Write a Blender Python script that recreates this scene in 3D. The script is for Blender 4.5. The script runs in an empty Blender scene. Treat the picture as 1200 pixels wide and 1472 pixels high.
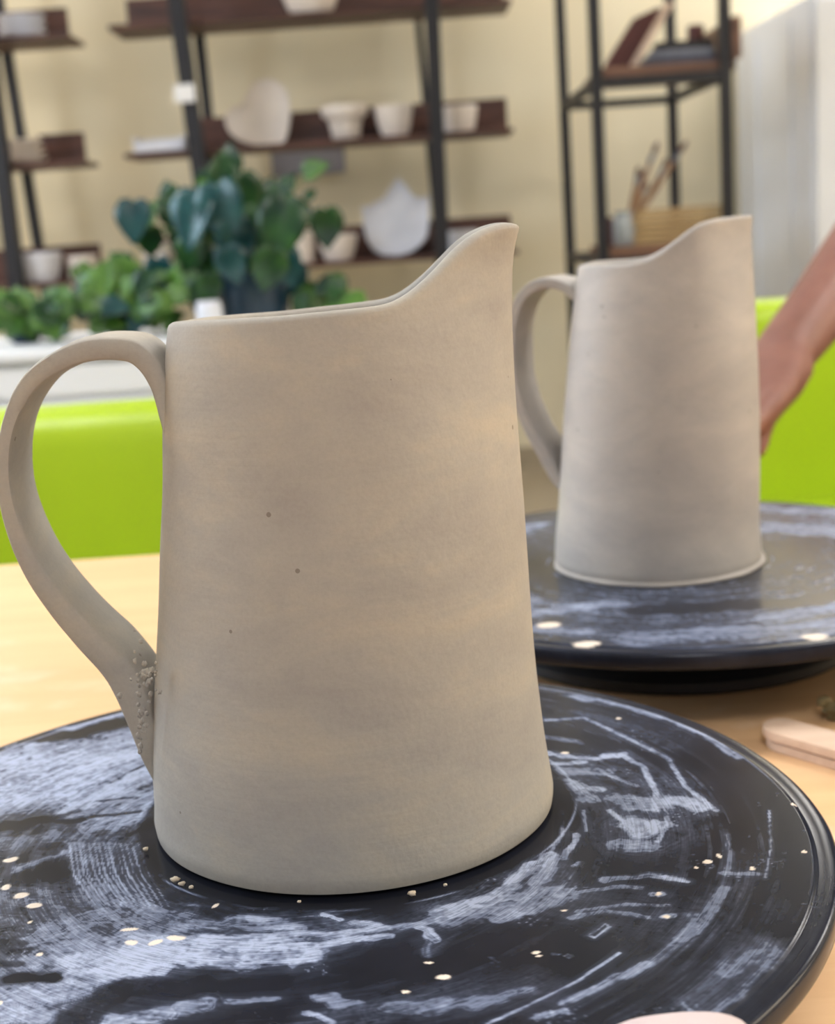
import bpy, bmesh, math, random
import numpy as np
from mathutils import Vector, Matrix, noise

R = math.radians
# ------------------------------------------------------------------ camera
F_PX, PITCH, ROLL, CAM_H = 2000.0, 0.2038, 0.0675, 0.1722
scene = bpy.context.scene
cd = bpy.data.cameras.new('camera'); cam = bpy.data.objects.new('camera', cd)
scene.collection.objects.link(cam); scene.camera = cam
cam.location = (0, 0, CAM_H)
cam.rotation_euler = (Matrix.Rotation(math.pi/2 - PITCH, 4, 'X') @ Matrix.Rotation(-ROLL, 4, 'Z')).to_euler()
cd.sensor_fit = 'HORIZONTAL'; cd.sensor_width = 36.0
cd.lens = 36.0 * F_PX / 1200.0
cd.clip_start = 0.02; cd.clip_end = 60
cd.dof.use_dof = True
cd.dof.focus_distance = 0.365
cd.dof.aperture_fstop = 60.0 / 3.1

# ------------------------------------------------------------------ world, lights, exposure
world = bpy.data.worlds.new('daylight'); scene.world = world; world.use_nodes = True
bgn = world.node_tree.nodes['Background']
bgn.inputs['Color'].default_value = (0.80, 0.86, 1.0, 1); bgn.inputs['Strength'].default_value = 0.38

def area(name, loc, target, sx, sy, power, col):
    l = bpy.data.lights.new(name, 'AREA'); l.shape = 'RECTANGLE'; l.size = sx; l.size_y = sy
    l.energy = power; l.color = col
    o = bpy.data.objects.new(name, l); scene.collection.objects.link(o)
    o.location = loc
    o.rotation_euler = (Vector(target) - Vector(loc)).to_track_quat('-Z', 'Y').to_euler()
    return o
area('window_daylight', (-2.85, 1.9, 0.95), (0, 1.2, 0.1), 2.2, 1.5, 75, (0.72, 0.84, 1.0))
area('warm_room_light', (2.7, 0.75, 1.25), (0.1, 0.5, 0.05), 1.4, 1.0, 36, (1.0, 0.84, 0.64))
PANEL_STRENGTH = 22.0
scene.view_settings.view_transform = 'Standard'
scene.view_settings.look = 'None'
scene.view_settings.gamma = 1.0
scene.view_settings.use_curve_mapping = False
scene.view_settings.exposure = 0.0

# ------------------------------------------------------------------ helpers
def ray(px, py):
    cr, sr = math.cos(ROLL), math.sin(ROLL)
    dx, dy = px - 600, py - 736
    a = (dx*cr - dy*sr)/F_PX; u = -(dx*sr + dy*cr)/F_PX
    c, s = math.cos(PITCH), math.sin(PITCH)
    return Vector((a, c + u*s, -s + u*c))
def at(px, py, Y):                       # point of the place at depth Y
    d = ray(px, py); t = Y/d.y
    return Vector((d.x*t, Y, CAM_H + d.z*t))
def atz(px, py, Z):                      # point on a level surface
    d = ray(px, py); t = (Z - CAM_H)/d.z
    return Vector((d.x*t, d.y*t, Z))
def project(p):
    c, s = math.cos(PITCH), math.sin(PITCH)
    z = p[2] - CAM_H
    d = p[1]*c - z*s; u = p[1]*s + z*c
    a = F_PX*p[0]/d; b = -F_PX*u/d
    cr, sr = math.cos(ROLL), math.sin(ROLL)
    return 600 + a*cr + b*sr, 736 - a*sr + b*cr

def lin(r, g, b):
    f = lambda v: (v/255/12.92) if v/255 <= 0.04045 else ((v/255+0.055)/1.055)**2.4
    return (f(r), f(g), f(b), 1.0)

def tag(o, label=None, cat=None, group=None, kind=None):
    if label: o['label'] = label
    if cat: o['category'] = cat
    if group: o['group'] = group
    if kind: o['kind'] = kind
    return o
def empty(name, loc, label, cat, group=None, rz=0):
    o = bpy.data.objects.new(name, None); scene.collection.objects.link(o)
    o.location = loc; o.rotation_euler = (0, 0, rz); o.empty_display_size = 0.05
    return tag(o, label, cat, group)
def link(name, me, m, parent=None, smooth=True, world_space=True):
    """mesh -> object; vertices given in world space, re-expressed relative to the parent's base"""
    o = bpy.data.objects.new(name, me); scene.collection.objects.link(o)
    if m: me.materials.append(m)
    if smooth:
        me.polygons.foreach_set('use_smooth', [True]*len(me.polygons))
    if parent:
        if world_space:
            root = parent; off = Matrix.Identity(4)
            chain = []
            while root: chain.append(root); root = root.parent
            for q in reversed(chain): off = off @ (Matrix.Translation(q.location) @ q.rotation_euler.to_matrix().to_4x4())
            me.transform(off.inverted())
        o.parent = parent
    elif world_space:
        n = len(me.vertices)
        if n:
            co = np.empty(n*3); me.vertices.foreach_get('co', co); co = co.reshape(-1, 3)
            base = Vector(((co[:,0].min()+co[:,0].max())/2, (co[:,1].min()+co[:,1].max())/2, co[:,2].min()))
            me.transform(Matrix.Translation(-base)); o.location = base
    return o

class MB:
    def __init__(s): s.bm = bmesh.new()
    def box(s, lo, hi, bevel=0.0, seg=2, M=None):
        lo, hi = Vector(lo), Vector(hi)
        r = bmesh.ops.create_cube(s.bm, size=1.0)
        vs = r['verts']
        for v in vs:
            v.co = Vector((lo[i] + (v.co[i]+0.5)*(hi[i]-lo[i]) for i in range(3)))
        if bevel:
            es = {e for v in vs for e in v.link_edges}
            rr = bmesh.ops.bevel(s.bm, geom=list(es), offset=bevel, segments=seg, affect='EDGES', profile=0.5)
            vs = list({v for f in rr['faces'] for v in f.verts} | {v for v in vs if v.is_valid})
        if M:
            for v in vs: v.co = M @ v.co
        return s
    def loft(s, rings, close=True, cap=True, wrap=False):
        vr = [[s.bm.verts.new(p) for p in r] for r in rings]
        n = len(vr[0]); m = len(vr)
        for i in range(m if wrap else m-1):
            a, b = vr[i], vr[(i+1) % m]
            for j in range(n if close else n-1):
                k = (j+1) % n
                s.bm.faces.new((a[j], a[k], b[k], b[j]))
        if cap and not wrap and close:
            s.bm.faces.new(list(reversed(vr[0]))); s.bm.faces.new(vr[-1])
        return s
    def lathe(s, prof, c=(0,0,0), n=48, rx=1.0, ry=1.0, warp=None):
        rings = []
        for r, z in prof:
            ring = []
            for j in range(n):
                a = 2*math.pi*j/n
                rr = max(r, 1e-4)*(1 + (warp(a, z) if warp else 0))
                ring.append(Vector((c[0]+rr*rx*math.cos(a), c[1]+rr*ry*math.sin(a), c[2]+z)))
            rings.append(ring)
        return s.loft(rings, cap=True)
    def tube(s, pts, rad, n=12, flat=1.0, caps=True):
        """round-ended tapered tube through points"""
        pts = [Vector(p) for p in pts]
        if not isinstance(rad, (list, tuple)): rad = [rad]*len(pts)
        rad = list(rad)
        if caps:
            d0 = (pts[0]-pts[1]).normalized(); d1 = (pts[-1]-pts[-2]).normalized()
            pre, post = [], []
            for k in (1.0, 0.8, 0.5):
                pre.append((pts[0]+d0*rad[0]*k, rad[0]*math.sqrt(max(1-k*k, 0.01))))
            for k in (0.5, 0.8, 1.0):
                post.append((pts[-1]+d1*rad[-1]*k, rad[-1]*math.sqrt(max(1-k*k, 0.01))))
            allp = pre + list(zip(pts, rad)) + post
            pts = [p for p, _ in allp]; rad = [r for _, r in allp]
        rings = []; up = None
        for i, p in enumerate(pts):
            t = (pts[min(i+1, len(pts)-1)] - pts[max(i-1, 0)]).normalized()
            if up is None:
                up = Vector((0,0,1)) if abs(t.z) < 0.9 else Vector((0,1,0))
            sd = t.cross(up).normalized(); up = sd.cross(t).normalized()
            rings.append([p + sd*rad[i]*math.cos(2*math.pi*j/n) + up*rad[i]*flat*math.sin(2*math.pi*j/n) for j in range(n)])
        return s.loft(rings)
    def bar(s, a, b, w, d, bevel=0.0):
        """square section bar from a to b"""
        a, b = Vector(a), Vector(b); L = (b-a).length
        q = (b-a).to_track_quat('Z', 'Y').to_matrix().to_4x4()
        return s.box((-w/2, -d/2, 0), (w/2, d/2, L), bevel, 1, Matrix.Translation(a) @ q)
    def prism(s, outline, lo, hi, axis='Y', bevel=0.0):
        """closed outline [(x,z)...] extruded from lo to hi along Y (or (x,y) along Z)"""
        f = (lambda p, t: Vector((p[0], t, p[1]))) if axis == 'Y' else (lambda p, t: Vector((p[0], p[1], t)))
        if bevel:
            cx = sum(p[0] for p in outline)/len(outline); cy = sum(p[1] for p in outline)/len(outline)
            sc = lambda p, k: (cx+(p[0]-cx)*k, cy+(p[1]-cy)*k)
            ext = max(math.hypot(p[0]-cx, p[1]-cy) for p in outline); k = 1-bevel/ext
            sg = 1 if hi > lo else -1
            s.loft([[f(sc(p,k),lo) for p in outline], [f(p,lo+bevel*sg) for p in outline], [f(p,hi-bevel*sg) for p in outline], [f(sc(p,k),hi) for p in outline]])
        else:
            s.loft([[f(p,lo) for p in outline], [f(p,hi) for p in outline]])
        return s
    def lump(s, c, r, seed=0, amp=0.3, sub=2, scale=(1,1,1)):
        rr = bmesh.ops.create_icosphere(s.bm, subdivisions=sub, radius=1.0)
        for v in rr['verts']:
            k = 1 + amp*noise.noise(v.co*1.7 + Vector((seed*3.1, seed*1.7, 0)))
            v.co = Vector(c) + Vector((v.co.x*r*scale[0]*k, v.co.y*r*scale[1]*k, v.co.z*r*scale[2]*k))
        return s
    def build(s, name, m, parent=None, smooth=True, angle=None):
        bmesh.ops.recalc_face_normals(s.bm, faces=s.bm.faces[:])
        if angle is not None:
            for e in s.bm.edges:
                e.smooth = not (len(e.link_faces) == 2 and e.calc_face_angle(0) > R(angle))
        me = bpy.data.meshes.new(name); s.bm.to_mesh(me); s.bm.free()
        return link(name, me, m, parent, smooth)

def copy_tree(o, parent=None):
    c = o.copy(); scene.collection.objects.link(c); c.parent = parent
    for ch in o.children: copy_tree(ch, c)
    return c

# ------------------------------------------------------------------ materials
class Mat:
    def __init__(s, name):
        s.m = bpy.data.materials.new(name); s.m.use_nodes = True
        s.nt = s.m.node_tree; s.b = s.nt.nodes['Principled BSDF']
    def n(s, t, **kw):
        nd = s.nt.nodes.new(t)
        for k, v in kw.items():
            if k in nd.inputs: nd.inputs[k].default_value = v
            else: setattr(nd, k, v)
        return nd
    def l(s, a, b): s.nt.links.new(a, b)
    def coord(s, scale=(1,1,1)):
        tc = s.n('ShaderNodeTexCoord'); mp = s.n('ShaderNodeMapping'); mp.inputs['Scale'].default_value = scale
        s.l(tc.outputs['Object'], mp.inputs['Vector']); return mp.outputs['Vector']
    def noise(s, vec, scale, detail=4, rough=0.5, dist=0.0):
        nd = s.n('ShaderNodeTexNoise'); nd.inputs['Scale'].default_value = scale; nd.inputs['Detail'].default_value = detail
        nd.inputs['Roughness'].default_value = rough; nd.inputs['Distortion'].default_value = dist
        s.l(vec, nd.inputs['Vector']); return nd.outputs['Fac']
    def ramp(s, fac, stops):
        nd = s.n('ShaderNodeValToRGB'); els = nd.color_ramp.elements
        while len(els) < len(stops): els.new(0.5)
        for e, (p, c) in zip(els, stops): e.position = p; e.color = c if len(c) == 4 else (*c, 1)
        s.l(fac, nd.inputs['Fac']); return nd.outputs['Color']
    def mix(s, fac, a, b, mode='MIX'):
        nd = s.n('ShaderNodeMix'); nd.data_type = 'RGBA'; nd.blend_type = mode
        if isinstance(fac, (int, float)): nd.inputs[0].default_value = fac
        else: s.l(fac, nd.inputs[0])
        for i, v in ((6, a), (7, b)):
            if isinstance(v, tuple): nd.inputs[i].default_value = v
            else: s.l(v, nd.inputs[i])
        return nd.outputs[2]
    def math(s, op, a, b=0.0, clamp=False):
        nd = s.n('ShaderNodeMath'); nd.operation = op; nd.use_clamp = clamp
        for i, v in ((0, a), (1, b)):
            if isinstance(v, (int, float)): nd.inputs[i].default_value = v
            else: s.l(v, nd.inputs[i])
        return nd.outputs[0]
    def bump(s, h, dist, strength=1.0, prev=None):
        nd = s.n('ShaderNodeBump'); nd.inputs['Distance'].default_value = dist; nd.inputs['Strength'].default_value = strength
        s.l(h, nd.inputs['Height'])
        if prev: s.l(prev, nd.inputs['Normal'])
        return nd.outputs['Normal']
    def set(s, color=None, rough=None, normal=None, **kw):
        for k, v in (('Base Color', color), ('Roughness', rough), ('Normal', normal)):
            if v is None: continue
            if isinstance(v, (tuple, int, float)): s.b.inputs[k].default_value = v
            else: s.l(v, s.b.inputs[k])
        for k, v in kw.items(): s.b.inputs[k.replace('_', ' ')].default_value = v
        return s.m

def plain(name, rgb, rough=0.6, var=0.08, scale=8, bump=0.0, bscale=60, **kw):
    a = Mat(name); v = a.coord()
    c0 = lin(*rgb); d = tuple(max(0, x*(1-var*2)) for x in c0[:3]) + (1,); u = tuple(min(1, x*(1+var)) for x in c0[:3]) + (1,)
    col = a.ramp(a.noise(v, scale, 5, 0.6), [(0.3, d), (0.7, u)])
    nm = a.bump(a.noise(v, bscale, 4, 0.6), bump) if bump else None
    return a.set(col, rough, nm, **kw)

def clay_mat(name, c_dark, c_light, c_edge):
    a = Mat(name); v = a.coord(); vs = a.coord((1, 1, 2.2))
    big = a.noise(vs, 22, 5, 0.62, 0.4)
    col = a.ramp(big, [(0.30, lin(*c_dark)), (0.52, lin(*c_light)), (0.74, lin(*c_edge))])
    grain = a.noise(v, 900, 3, 0.7)
    col = a.mix(0.14, col, a.ramp(grain, [(0.35, (0.42,0.40,0.38,1)), (0.6, (0.6,0.6,0.6,1))]), 'OVERLAY')
    sp = a.n('ShaderNodeTexVoronoi'); sp.inputs['Scale'].default_value = 150; a.l(v, sp.inputs['Vector'])
    pit = a.math('LESS_THAN', sp.outputs['Distance'], 0.11)
    rnd = a.n('ShaderNodeSeparateColor'); a.l(sp.outputs['Color'], rnd.inputs[0])
    pit = a.math('MULTIPLY', pit, a.math('GREATER_THAN', rnd.outputs[0], 0.93))
    col = a.mix(a.math('MULTIPLY', pit, 0.55), col, lin(96, 84, 72))
    # faint turning lines, very shallow
    hz = a.n('ShaderNodeTexNoise'); hz.inputs['Scale'].default_value = 1; hz.inputs['Detail'].default_value = 3
    a.l(a.coord((14, 14, 330)), hz.inputs['Vector'])
    n1 = a.bump(a.noise(v, 900, 3, 0.6), 0.00006, 0.6)
    n2 = a.bump(a.noise(v, 60, 4, 0.55), 0.0010, 0.55, n1)
    n3 = a.bump(hz.outputs['Fac'], 0.0004, 0.25, n2)
    n4 = a.bump(a.math('MULTIPLY', pit, -1), 0.0004, 0.6, n3)
    return a.set(col, 0.82, n4, Specular_IOR_Level=0.25)

M = {}
M['clay'] = clay_mat('leather_hard_clay', (162,158,152), (173,169,160), (186,178,162))
M['clay2'] = clay_mat('pale_slipped_clay', (164,161,158), (176,172,167), (187,182,175))
M['clay2'].node_tree.nodes['Principled BSDF'].inputs['Roughness'].default_value = 0.5
M['crumb'] = plain('dried_clay', (214,200,178), 0.9, 0.15, 200, 0.0005, 400)
M['wall'] = plain('yellow_wall_paint', (225,214,184), 0.75, 0.02, 1.2, 0.001, 90)
M['floor'] = plain('taupe_floor', (160,146,122), 0.5, 0.06, 2)
M['ceiling'] = plain('ceiling_white', (206,208,212), 0.9, 0.02, 3)
M['white'] = plain('white_paint', (232,234,238), 0.45, 0.02, 3)
M['cabinet'] = plain('cabinet_white', (236,240,248), 0.4, 0.02, 3)
M['metal'] = plain('black_powder_coat', (20,20,27), 0.5, 0.10, 30)
M['glaze'] = plain('bisque_white', (226,216,206), 0.55, 0.03, 20)
M['glaze_cool'] = plain('bisque_cool_white', (218,220,228), 0.5, 0.03, 20)
M['lime'] = plain('lime_vinyl', (168,198,24), 0.38, 0.05, 3, 0.0008, 25)
M['dark_plastic'] = plain('black_plastic', (26,26,30), 0.45, 0.1, 30)
M['soil'] = plain('soil', (60,44,32), 0.95, 0.2, 80)
M['stem'] = plain('stem_green', (86,120,46), 0.6, 0.1, 30)
M['pot'] = plain('dark_teal_glaze', (20,46,62), 0.25, 0.1, 20)
M['paper'] = plain('white_paper', (236,236,236), 0.8, 0.02, 10)
M['greycard'] = plain('grey_card', (140,138,146), 0.7, 0.03, 10)
M['pink'] = plain('pale_pink_clay', (208,192,192), 0.7, 0.04, 60, 0.0006, 200)
M['shirt'] = plain('grey_shirt', (92,98,110), 0.9, 0.05, 40)
M['trousers'] = plain('dark_trousers', (40,44,60), 0.9, 0.05, 40)
M['hair'] = plain('dark_hair', (44,32,26), 0.6, 0.1, 80)
M['eye'] = plain('eye_white', (230,228,224), 0.2, 0.02, 80)
M['iris'] = plain('iris_brown', (60,38,24), 0.2, 0.02, 80)
M['book'] = plain('maroon_board', (84,42,38), 0.6, 0.1, 20)
M['steel'] = plain('steel_grey', (120,124,136), 0.35, 0.1, 20, Metallic=0.6)
M['tray'] = plain('dark_slate_tray', (64,68,84), 0.4, 0.15, 20)
M['twig'] = plain('greenish_brown_clay', (128,114,78), 0.85, 0.25, 150, 0.001, 300)

def wood(name, c0, c1, sx, sy, sz, scale=6, rough=0.5, dist=1.2, bump=0.0002):
    a = Mat(name); v = a.coord((sx, sy, sz))
    g = a.noise(v, scale, 8, 0.6, dist)
    col = a.ramp(g, [(0.35, lin(*c0)), (0.65, lin(*c1))])
    return a.set(col, rough, a.bump(g, bump))
M['shelf_wood'] = wood('dark_walnut', (58,34,28), (98,62,50), 1, 8, 8, 3)
M['rack_wood'] = wood('brown_wood', (84,58,46), (120,86,68), 1, 8, 8, 3)
M['ply'] = wood('pale_ply_boards', (150,122,84), (196,168,120), 1, 1, 14, 5)
M['slat'] = wood('basswood_slat', (214,186,164), (230,206,186), 1.2, 10, 10, 6, 0.6)
M['brush'] = wood('brush_handles', (120,78,58), (176,140,104), 4, 4, 1, 6)

# birch table: long grain, dusty smears
a = Mat('birch_table'); v = a.coord((1.2, 14, 1)); g = a.noise(v, 3.2, 8, 0.6, 0.8)
col = a.ramp(g, [(0.3, lin(226,182,134)), (0.7, lin(238,198,152))])
dust = a.noise(a.coord((1, 1.4, 1)), 16, 4, 0.5, 0.3)
dm = a.ramp(dust, [(0.60, (0,0,0,1)), (0.74, (0.55,0.55,0.55,1))])
col = a.mix(dm, col, lin(252,228,206))
M['table'] = a.set(col, 0.42, a.bump(g, 0.0001))

# skin
a = Mat('skin'); v = a.coord()
col = a.ramp(a.noise(v, 30, 5, 0.6), [(0.3, lin(124,84,72)), (0.7, lin(144,100,87))])
M['skin'] = a.set(col, 0.5, a.bump(a.noise(v, 300, 3, 0.6), 0.0004), Subsurface_Weight=0.12, Subsurface_Scale=0.01)
a.b.inputs['Subsurface Radius'].default_value = (1.0, 0.35, 0.2)

# leaves
def leaf_mat(name, c0, c1, rough):
    a = Mat(name); v = a.coord()
    col = a.ramp(a.noise(v, 14, 3, 0.5), [(0.35, lin(*c0)), (0.65, lin(*c1))])
    return a.set(col, rough, a.bump(a.noise(v, 120, 3, 0.5), 0.001))
M['leaf_dark'] = leaf_mat('leaf_dark', (18,50,34), (44,84,38), 0.26)
M['leaf_teal'] = leaf_mat('leaf_teal', (22,62,66), (36,84,84), 0.2)
M['leaf_bright'] = leaf_mat('leaf_bright', (48,86,28), (84,126,44), 0.4)

# wheel head: black plastic with dried slip; attribute 'slip' holds the stains and painted-in reflections, polar streaks break it up
def wheel_mat(name, seed):
    a = Mat(name)
    at_ = a.n('ShaderNodeAttribute'); at_.attribute_name = 'slip'
    sep = a.n('ShaderNodeSeparateColor'); a.l(at_.outputs['Color'], sep.inputs[0])
    v = a.coord(); f = a.noise(v, 260, 4, 0.7, 0.5)
    sx = a.n('ShaderNodeSeparateXYZ'); a.l(v, sx.inputs[0])
    ln = a.math('SQRT', a.math('ADD', a.math('MULTIPLY', sx.outputs[0], sx.outputs[0]), a.math('MULTIPLY', sx.outputs[1], sx.outputs[1])))
    th = a.math('ARCTAN2', sx.outputs[1], sx.outputs[0])
    cv = a.n('ShaderNodeCombineXYZ'); a.l(a.math('MULTIPLY', ln, 1900), cv.inputs[0]); a.l(a.math('MULTIPLY', th, 7), cv.inputs[1])
    pol = a.noise(cv.outputs[0], 1.0, 4, 0.65, 0.4)
    g = a.math('ADD', a.math('MULTIPLY', a.math('SUBTRACT', pol, 0.5), 1.7), a.math('MULTIPLY', a.math('SUBTRACT', f, 0.5), 0.9))
    s = a.math('MULTIPLY', sep.outputs[0], a.math('ADD', 0.92, g), True)
    base = a.ramp(a.noise(v, 40, 4, 0.6), [(0.3, lin(15,17,24)), (0.7, lin(27,30,41))])
    sc = a.ramp(s, [(0.0, lin(66,73,92)), (0.5, lin(104,114,138)), (1.0, lin(172,184,210))])
    col = a.mix(a.math('MULTIPLY', s, 2.2, True), base, sc)
    col = a.mix(sep.outputs[1], col, lin(236,224,210))
    rough = a.math('ADD', 0.17, a.math('MULTIPLY', s, 0.3))
    h = a.math('ADD', a.math('MULTIPLY', s, 0.5), sep.outputs[1])
    return a.set(col, rough, a.bump(h, 0.0002, 0.4), Specular_IOR_Level=0.18)
M['wheel'] = wheel_mat('slip_and_sheen_wheel', 0)
a = Mat('lamp_diffuser'); a.b.inputs['Emission Color'].default_value = (1.0, 0.965, 0.94, 1)
a.b.inputs['Emission Strength'].default_value = PANEL_STRENGTH; M['lamp'] = a.set((0.9,0.9,0.9,1), 0.5)
a = Mat('window_glass'); M['glass'] = a.set((0.95,0.98,1,1), 0.02, Transmission_Weight=1.0, IOR=1.1)
a = Mat('jar_glass'); M['jar'] = a.set((0.75,0.82,0.88,1), 0.12, Transmission_Weight=0.6, IOR=1.3)

# ================================================================== SETTING
FLOOR, CEIL, WALL_Y = -0.765, 1.95, 5.25
TABLE = -0.040
b = MB().box((-3.1,-2.6,FLOOR-0.05), (3.1,WALL_Y+0.1,FLOOR)).build('floor', M['floor'], smooth=False); tag(b, 'taupe floor of the studio', 'floor', kind='structure')
b = MB().box((-3.1,-2.6,CEIL), (3.1,WALL_Y+0.1,CEIL+0.05)).build('ceiling', M['ceiling'], smooth=False); tag(b, 'white ceiling', 'ceiling', kind='structure')
b = MB().box((-3.1,WALL_Y,FLOOR), (3.1,WALL_Y+0.1,CEIL)).build('wall_back', M['wall'], smooth=False); tag(b, 'pale yellow wall behind the shelves', 'wall', kind='structure')
b = MB().box((3.0,-2.6,FLOOR), (3.1,WALL_Y,CEIL)).build('wall_right', M['wall'], smooth=False); tag(b, 'pale yellow wall on the right side', 'wall', kind='structure')
wb = MB()   # left wall around the window opening
wb.box((-3.1,-2.6,FLOOR), (-3.0,0.7,CEIL)).box((-3.1,3.1,FLOOR), (-3.0,WALL_Y,CEIL)).box((-3.1,0.7,FLOOR), (-3.0,3.1,0.15)).box((-3.1,0.7,1.75), (-3.0,3.1,CEIL))
b = wb.build('wall_left', M['wall'], smooth=False); tag(b, 'pale yellow wall with the window opening', 'wall', kind='structure')
fr = MB()
for y0, y1, z0, z1 in ((0.7,3.1,0.15,0.20),(0.7,3.1,1.70,1.75),(0.7,0.76,0.2,1.7),(3.04,3.1,0.2,1.7),(1.87,1.93,0.2,1.7)):
    fr.box((-3.09,y0,z0), (-3.01,y1,z1))
win = fr.build('window_1', M['white'], smooth=False); tag(win, 'white framed daylight window in left wall', 'window', kind='structure')
MB().box((-3.055,0.76,0.2), (-3.045,3.04,1.7)).build('window_pane', M['glass'], win, smooth=False)
b = MB().box((-3.0,WALL_Y-0.015,FLOOR), (3.0,WALL_Y,FLOOR+0.08), 0.003).build('baseboard_back', M['floor'], smooth=False); tag(b, 'taupe baseboard along the back wall', 'baseboard', kind='structure')

# unseen ceiling lamps, placed for wall brightness and wheel reflections
for i, (x, y, hw) in enumerate(((-2.15,4.75,0.3),(0.75,4.66,0.15),(1.80,4.80,0.3),(-2.2,3.2,0.3),(2.4,2.9,0.3),(-1.1,1.2,0.3),(1.25,0.9,0.3),(0.0,-1.2,0.3))):  # small lamp added for a wheel glint, rack lamp to brighten the wall
    t = empty('unseen_ceiling_light', (x, y, CEIL-0.06), ['square ceiling panel lamp in the far left corner','small square ceiling lamp added for a glint on the near wheel','square ceiling panel lamp added to brighten the wall above the storage rack','square ceiling panel lamp beside the window','square ceiling panel lamp near the right wall','square ceiling panel lamp above the left side of the table','square ceiling panel lamp above the right side of the table','square ceiling panel lamp behind the viewer'][i], 'lamp', 'ceiling panels')
    MB().box((x-hw-0.02,y-hw-0.02,CEIL-0.06), (x+hw+0.02,y+hw+0.02,CEIL-0.001), 0.01).build('lamp_frame', M['white'], t, smooth=False)
    MB().box((x-hw,y-hw,CEIL-0.066), (x+hw,y+hw,CEIL-0.0601)).build('diffuser', M['lamp'], t, smooth=False)

# tall white cabinet at the right
f0 = at(1062, 200, 5.2); n0 = Vector((f0.x, 4.28, 0))
t = empty('tall_cabinet', (f0.x+0.4, 4.75, FLOOR), 'tall white cabinet standing against the yellow wall at the right edge', 'cabinet')
ctop = at(1062, 48, 5.2).z
MB().box((f0.x,4.30,FLOOR), (f0.x+0.8,5.22,ctop), 0.012).build('body', M['cabinet'], t, smooth=False)
for k in range(2):
    d = MB().box((f0.x+0.01+k*0.395,4.278,FLOOR+0.08), (f0.x+0.385+k*0.395,4.298,ctop-0.02), 0.006).build('door', M['white'], t, smooth=False)
    MB().tube([(f0.x+0.36+k*0.07,4.25,0.0),(f0.x+0.36+k*0.07,4.25,0.25)], 0.007).build('handle', M['steel'], d)
MB().box((f0.x-0.006,4.50,FLOOR+0.1), (f0.x,4.56,ctop-0.05), 0.002).box((f0.x-0.006,4.92,FLOOR+0.1), (f0.x,4.98,ctop-0.05), 0.002).build('side_rib', M['cabinet'], t, smooth=False)

# ================================================================== TABLE
TX0, TX1, TY0, TY1 = -0.95, 1.05, -0.55, 0.945
t = empty('work_table', (0.05, 0.2, FLOOR), 'pale birch work table under the two banding wheels', 'table')
MB().box((TX0,TY0,TABLE-0.028), (TX1,TY1,TABLE), 0.004, 3).build('tabletop', M['table'], t, smooth=False)
for x in (TX0+0.07, TX1-0.07):
    for y in (TY0+0.07, TY1-0.07):
        MB().box((x-0.025,y-0.025,FLOOR), (x+0.025,y+0.025,TABLE-0.028), 0.003).build('leg', M['metal'], t, smooth=False)
MB().box((TX0+0.05,TY0+0.05,TABLE-0.09), (TX1-0.05,TY1-0.05,TABLE-0.028)).build('apron', M['metal'], t, smooth=False)

# ================================================================== BANDING WHEELS
def vnoise(x, y, px, seed):
    """value noise, periodic in x with period px cells"""
    rs = np.random.RandomState(seed); G = rs.rand(px, 64)
    xi = np.floor(x).astype(int); yi = np.floor(y).astype(int); fx = x-xi; fy = y-yi
    fx = fx*fx*(3-2*fx); fy = fy*fy*(3-2*fy)
    g = lambda a, c: G[a % px, c % 64]
    return (g(xi,yi)*(1-fx)+g(xi+1,yi)*fx)*(1-fy) + (g(xi,yi+1)*(1-fx)+g(xi+1,yi+1)*fx)*fy

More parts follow.
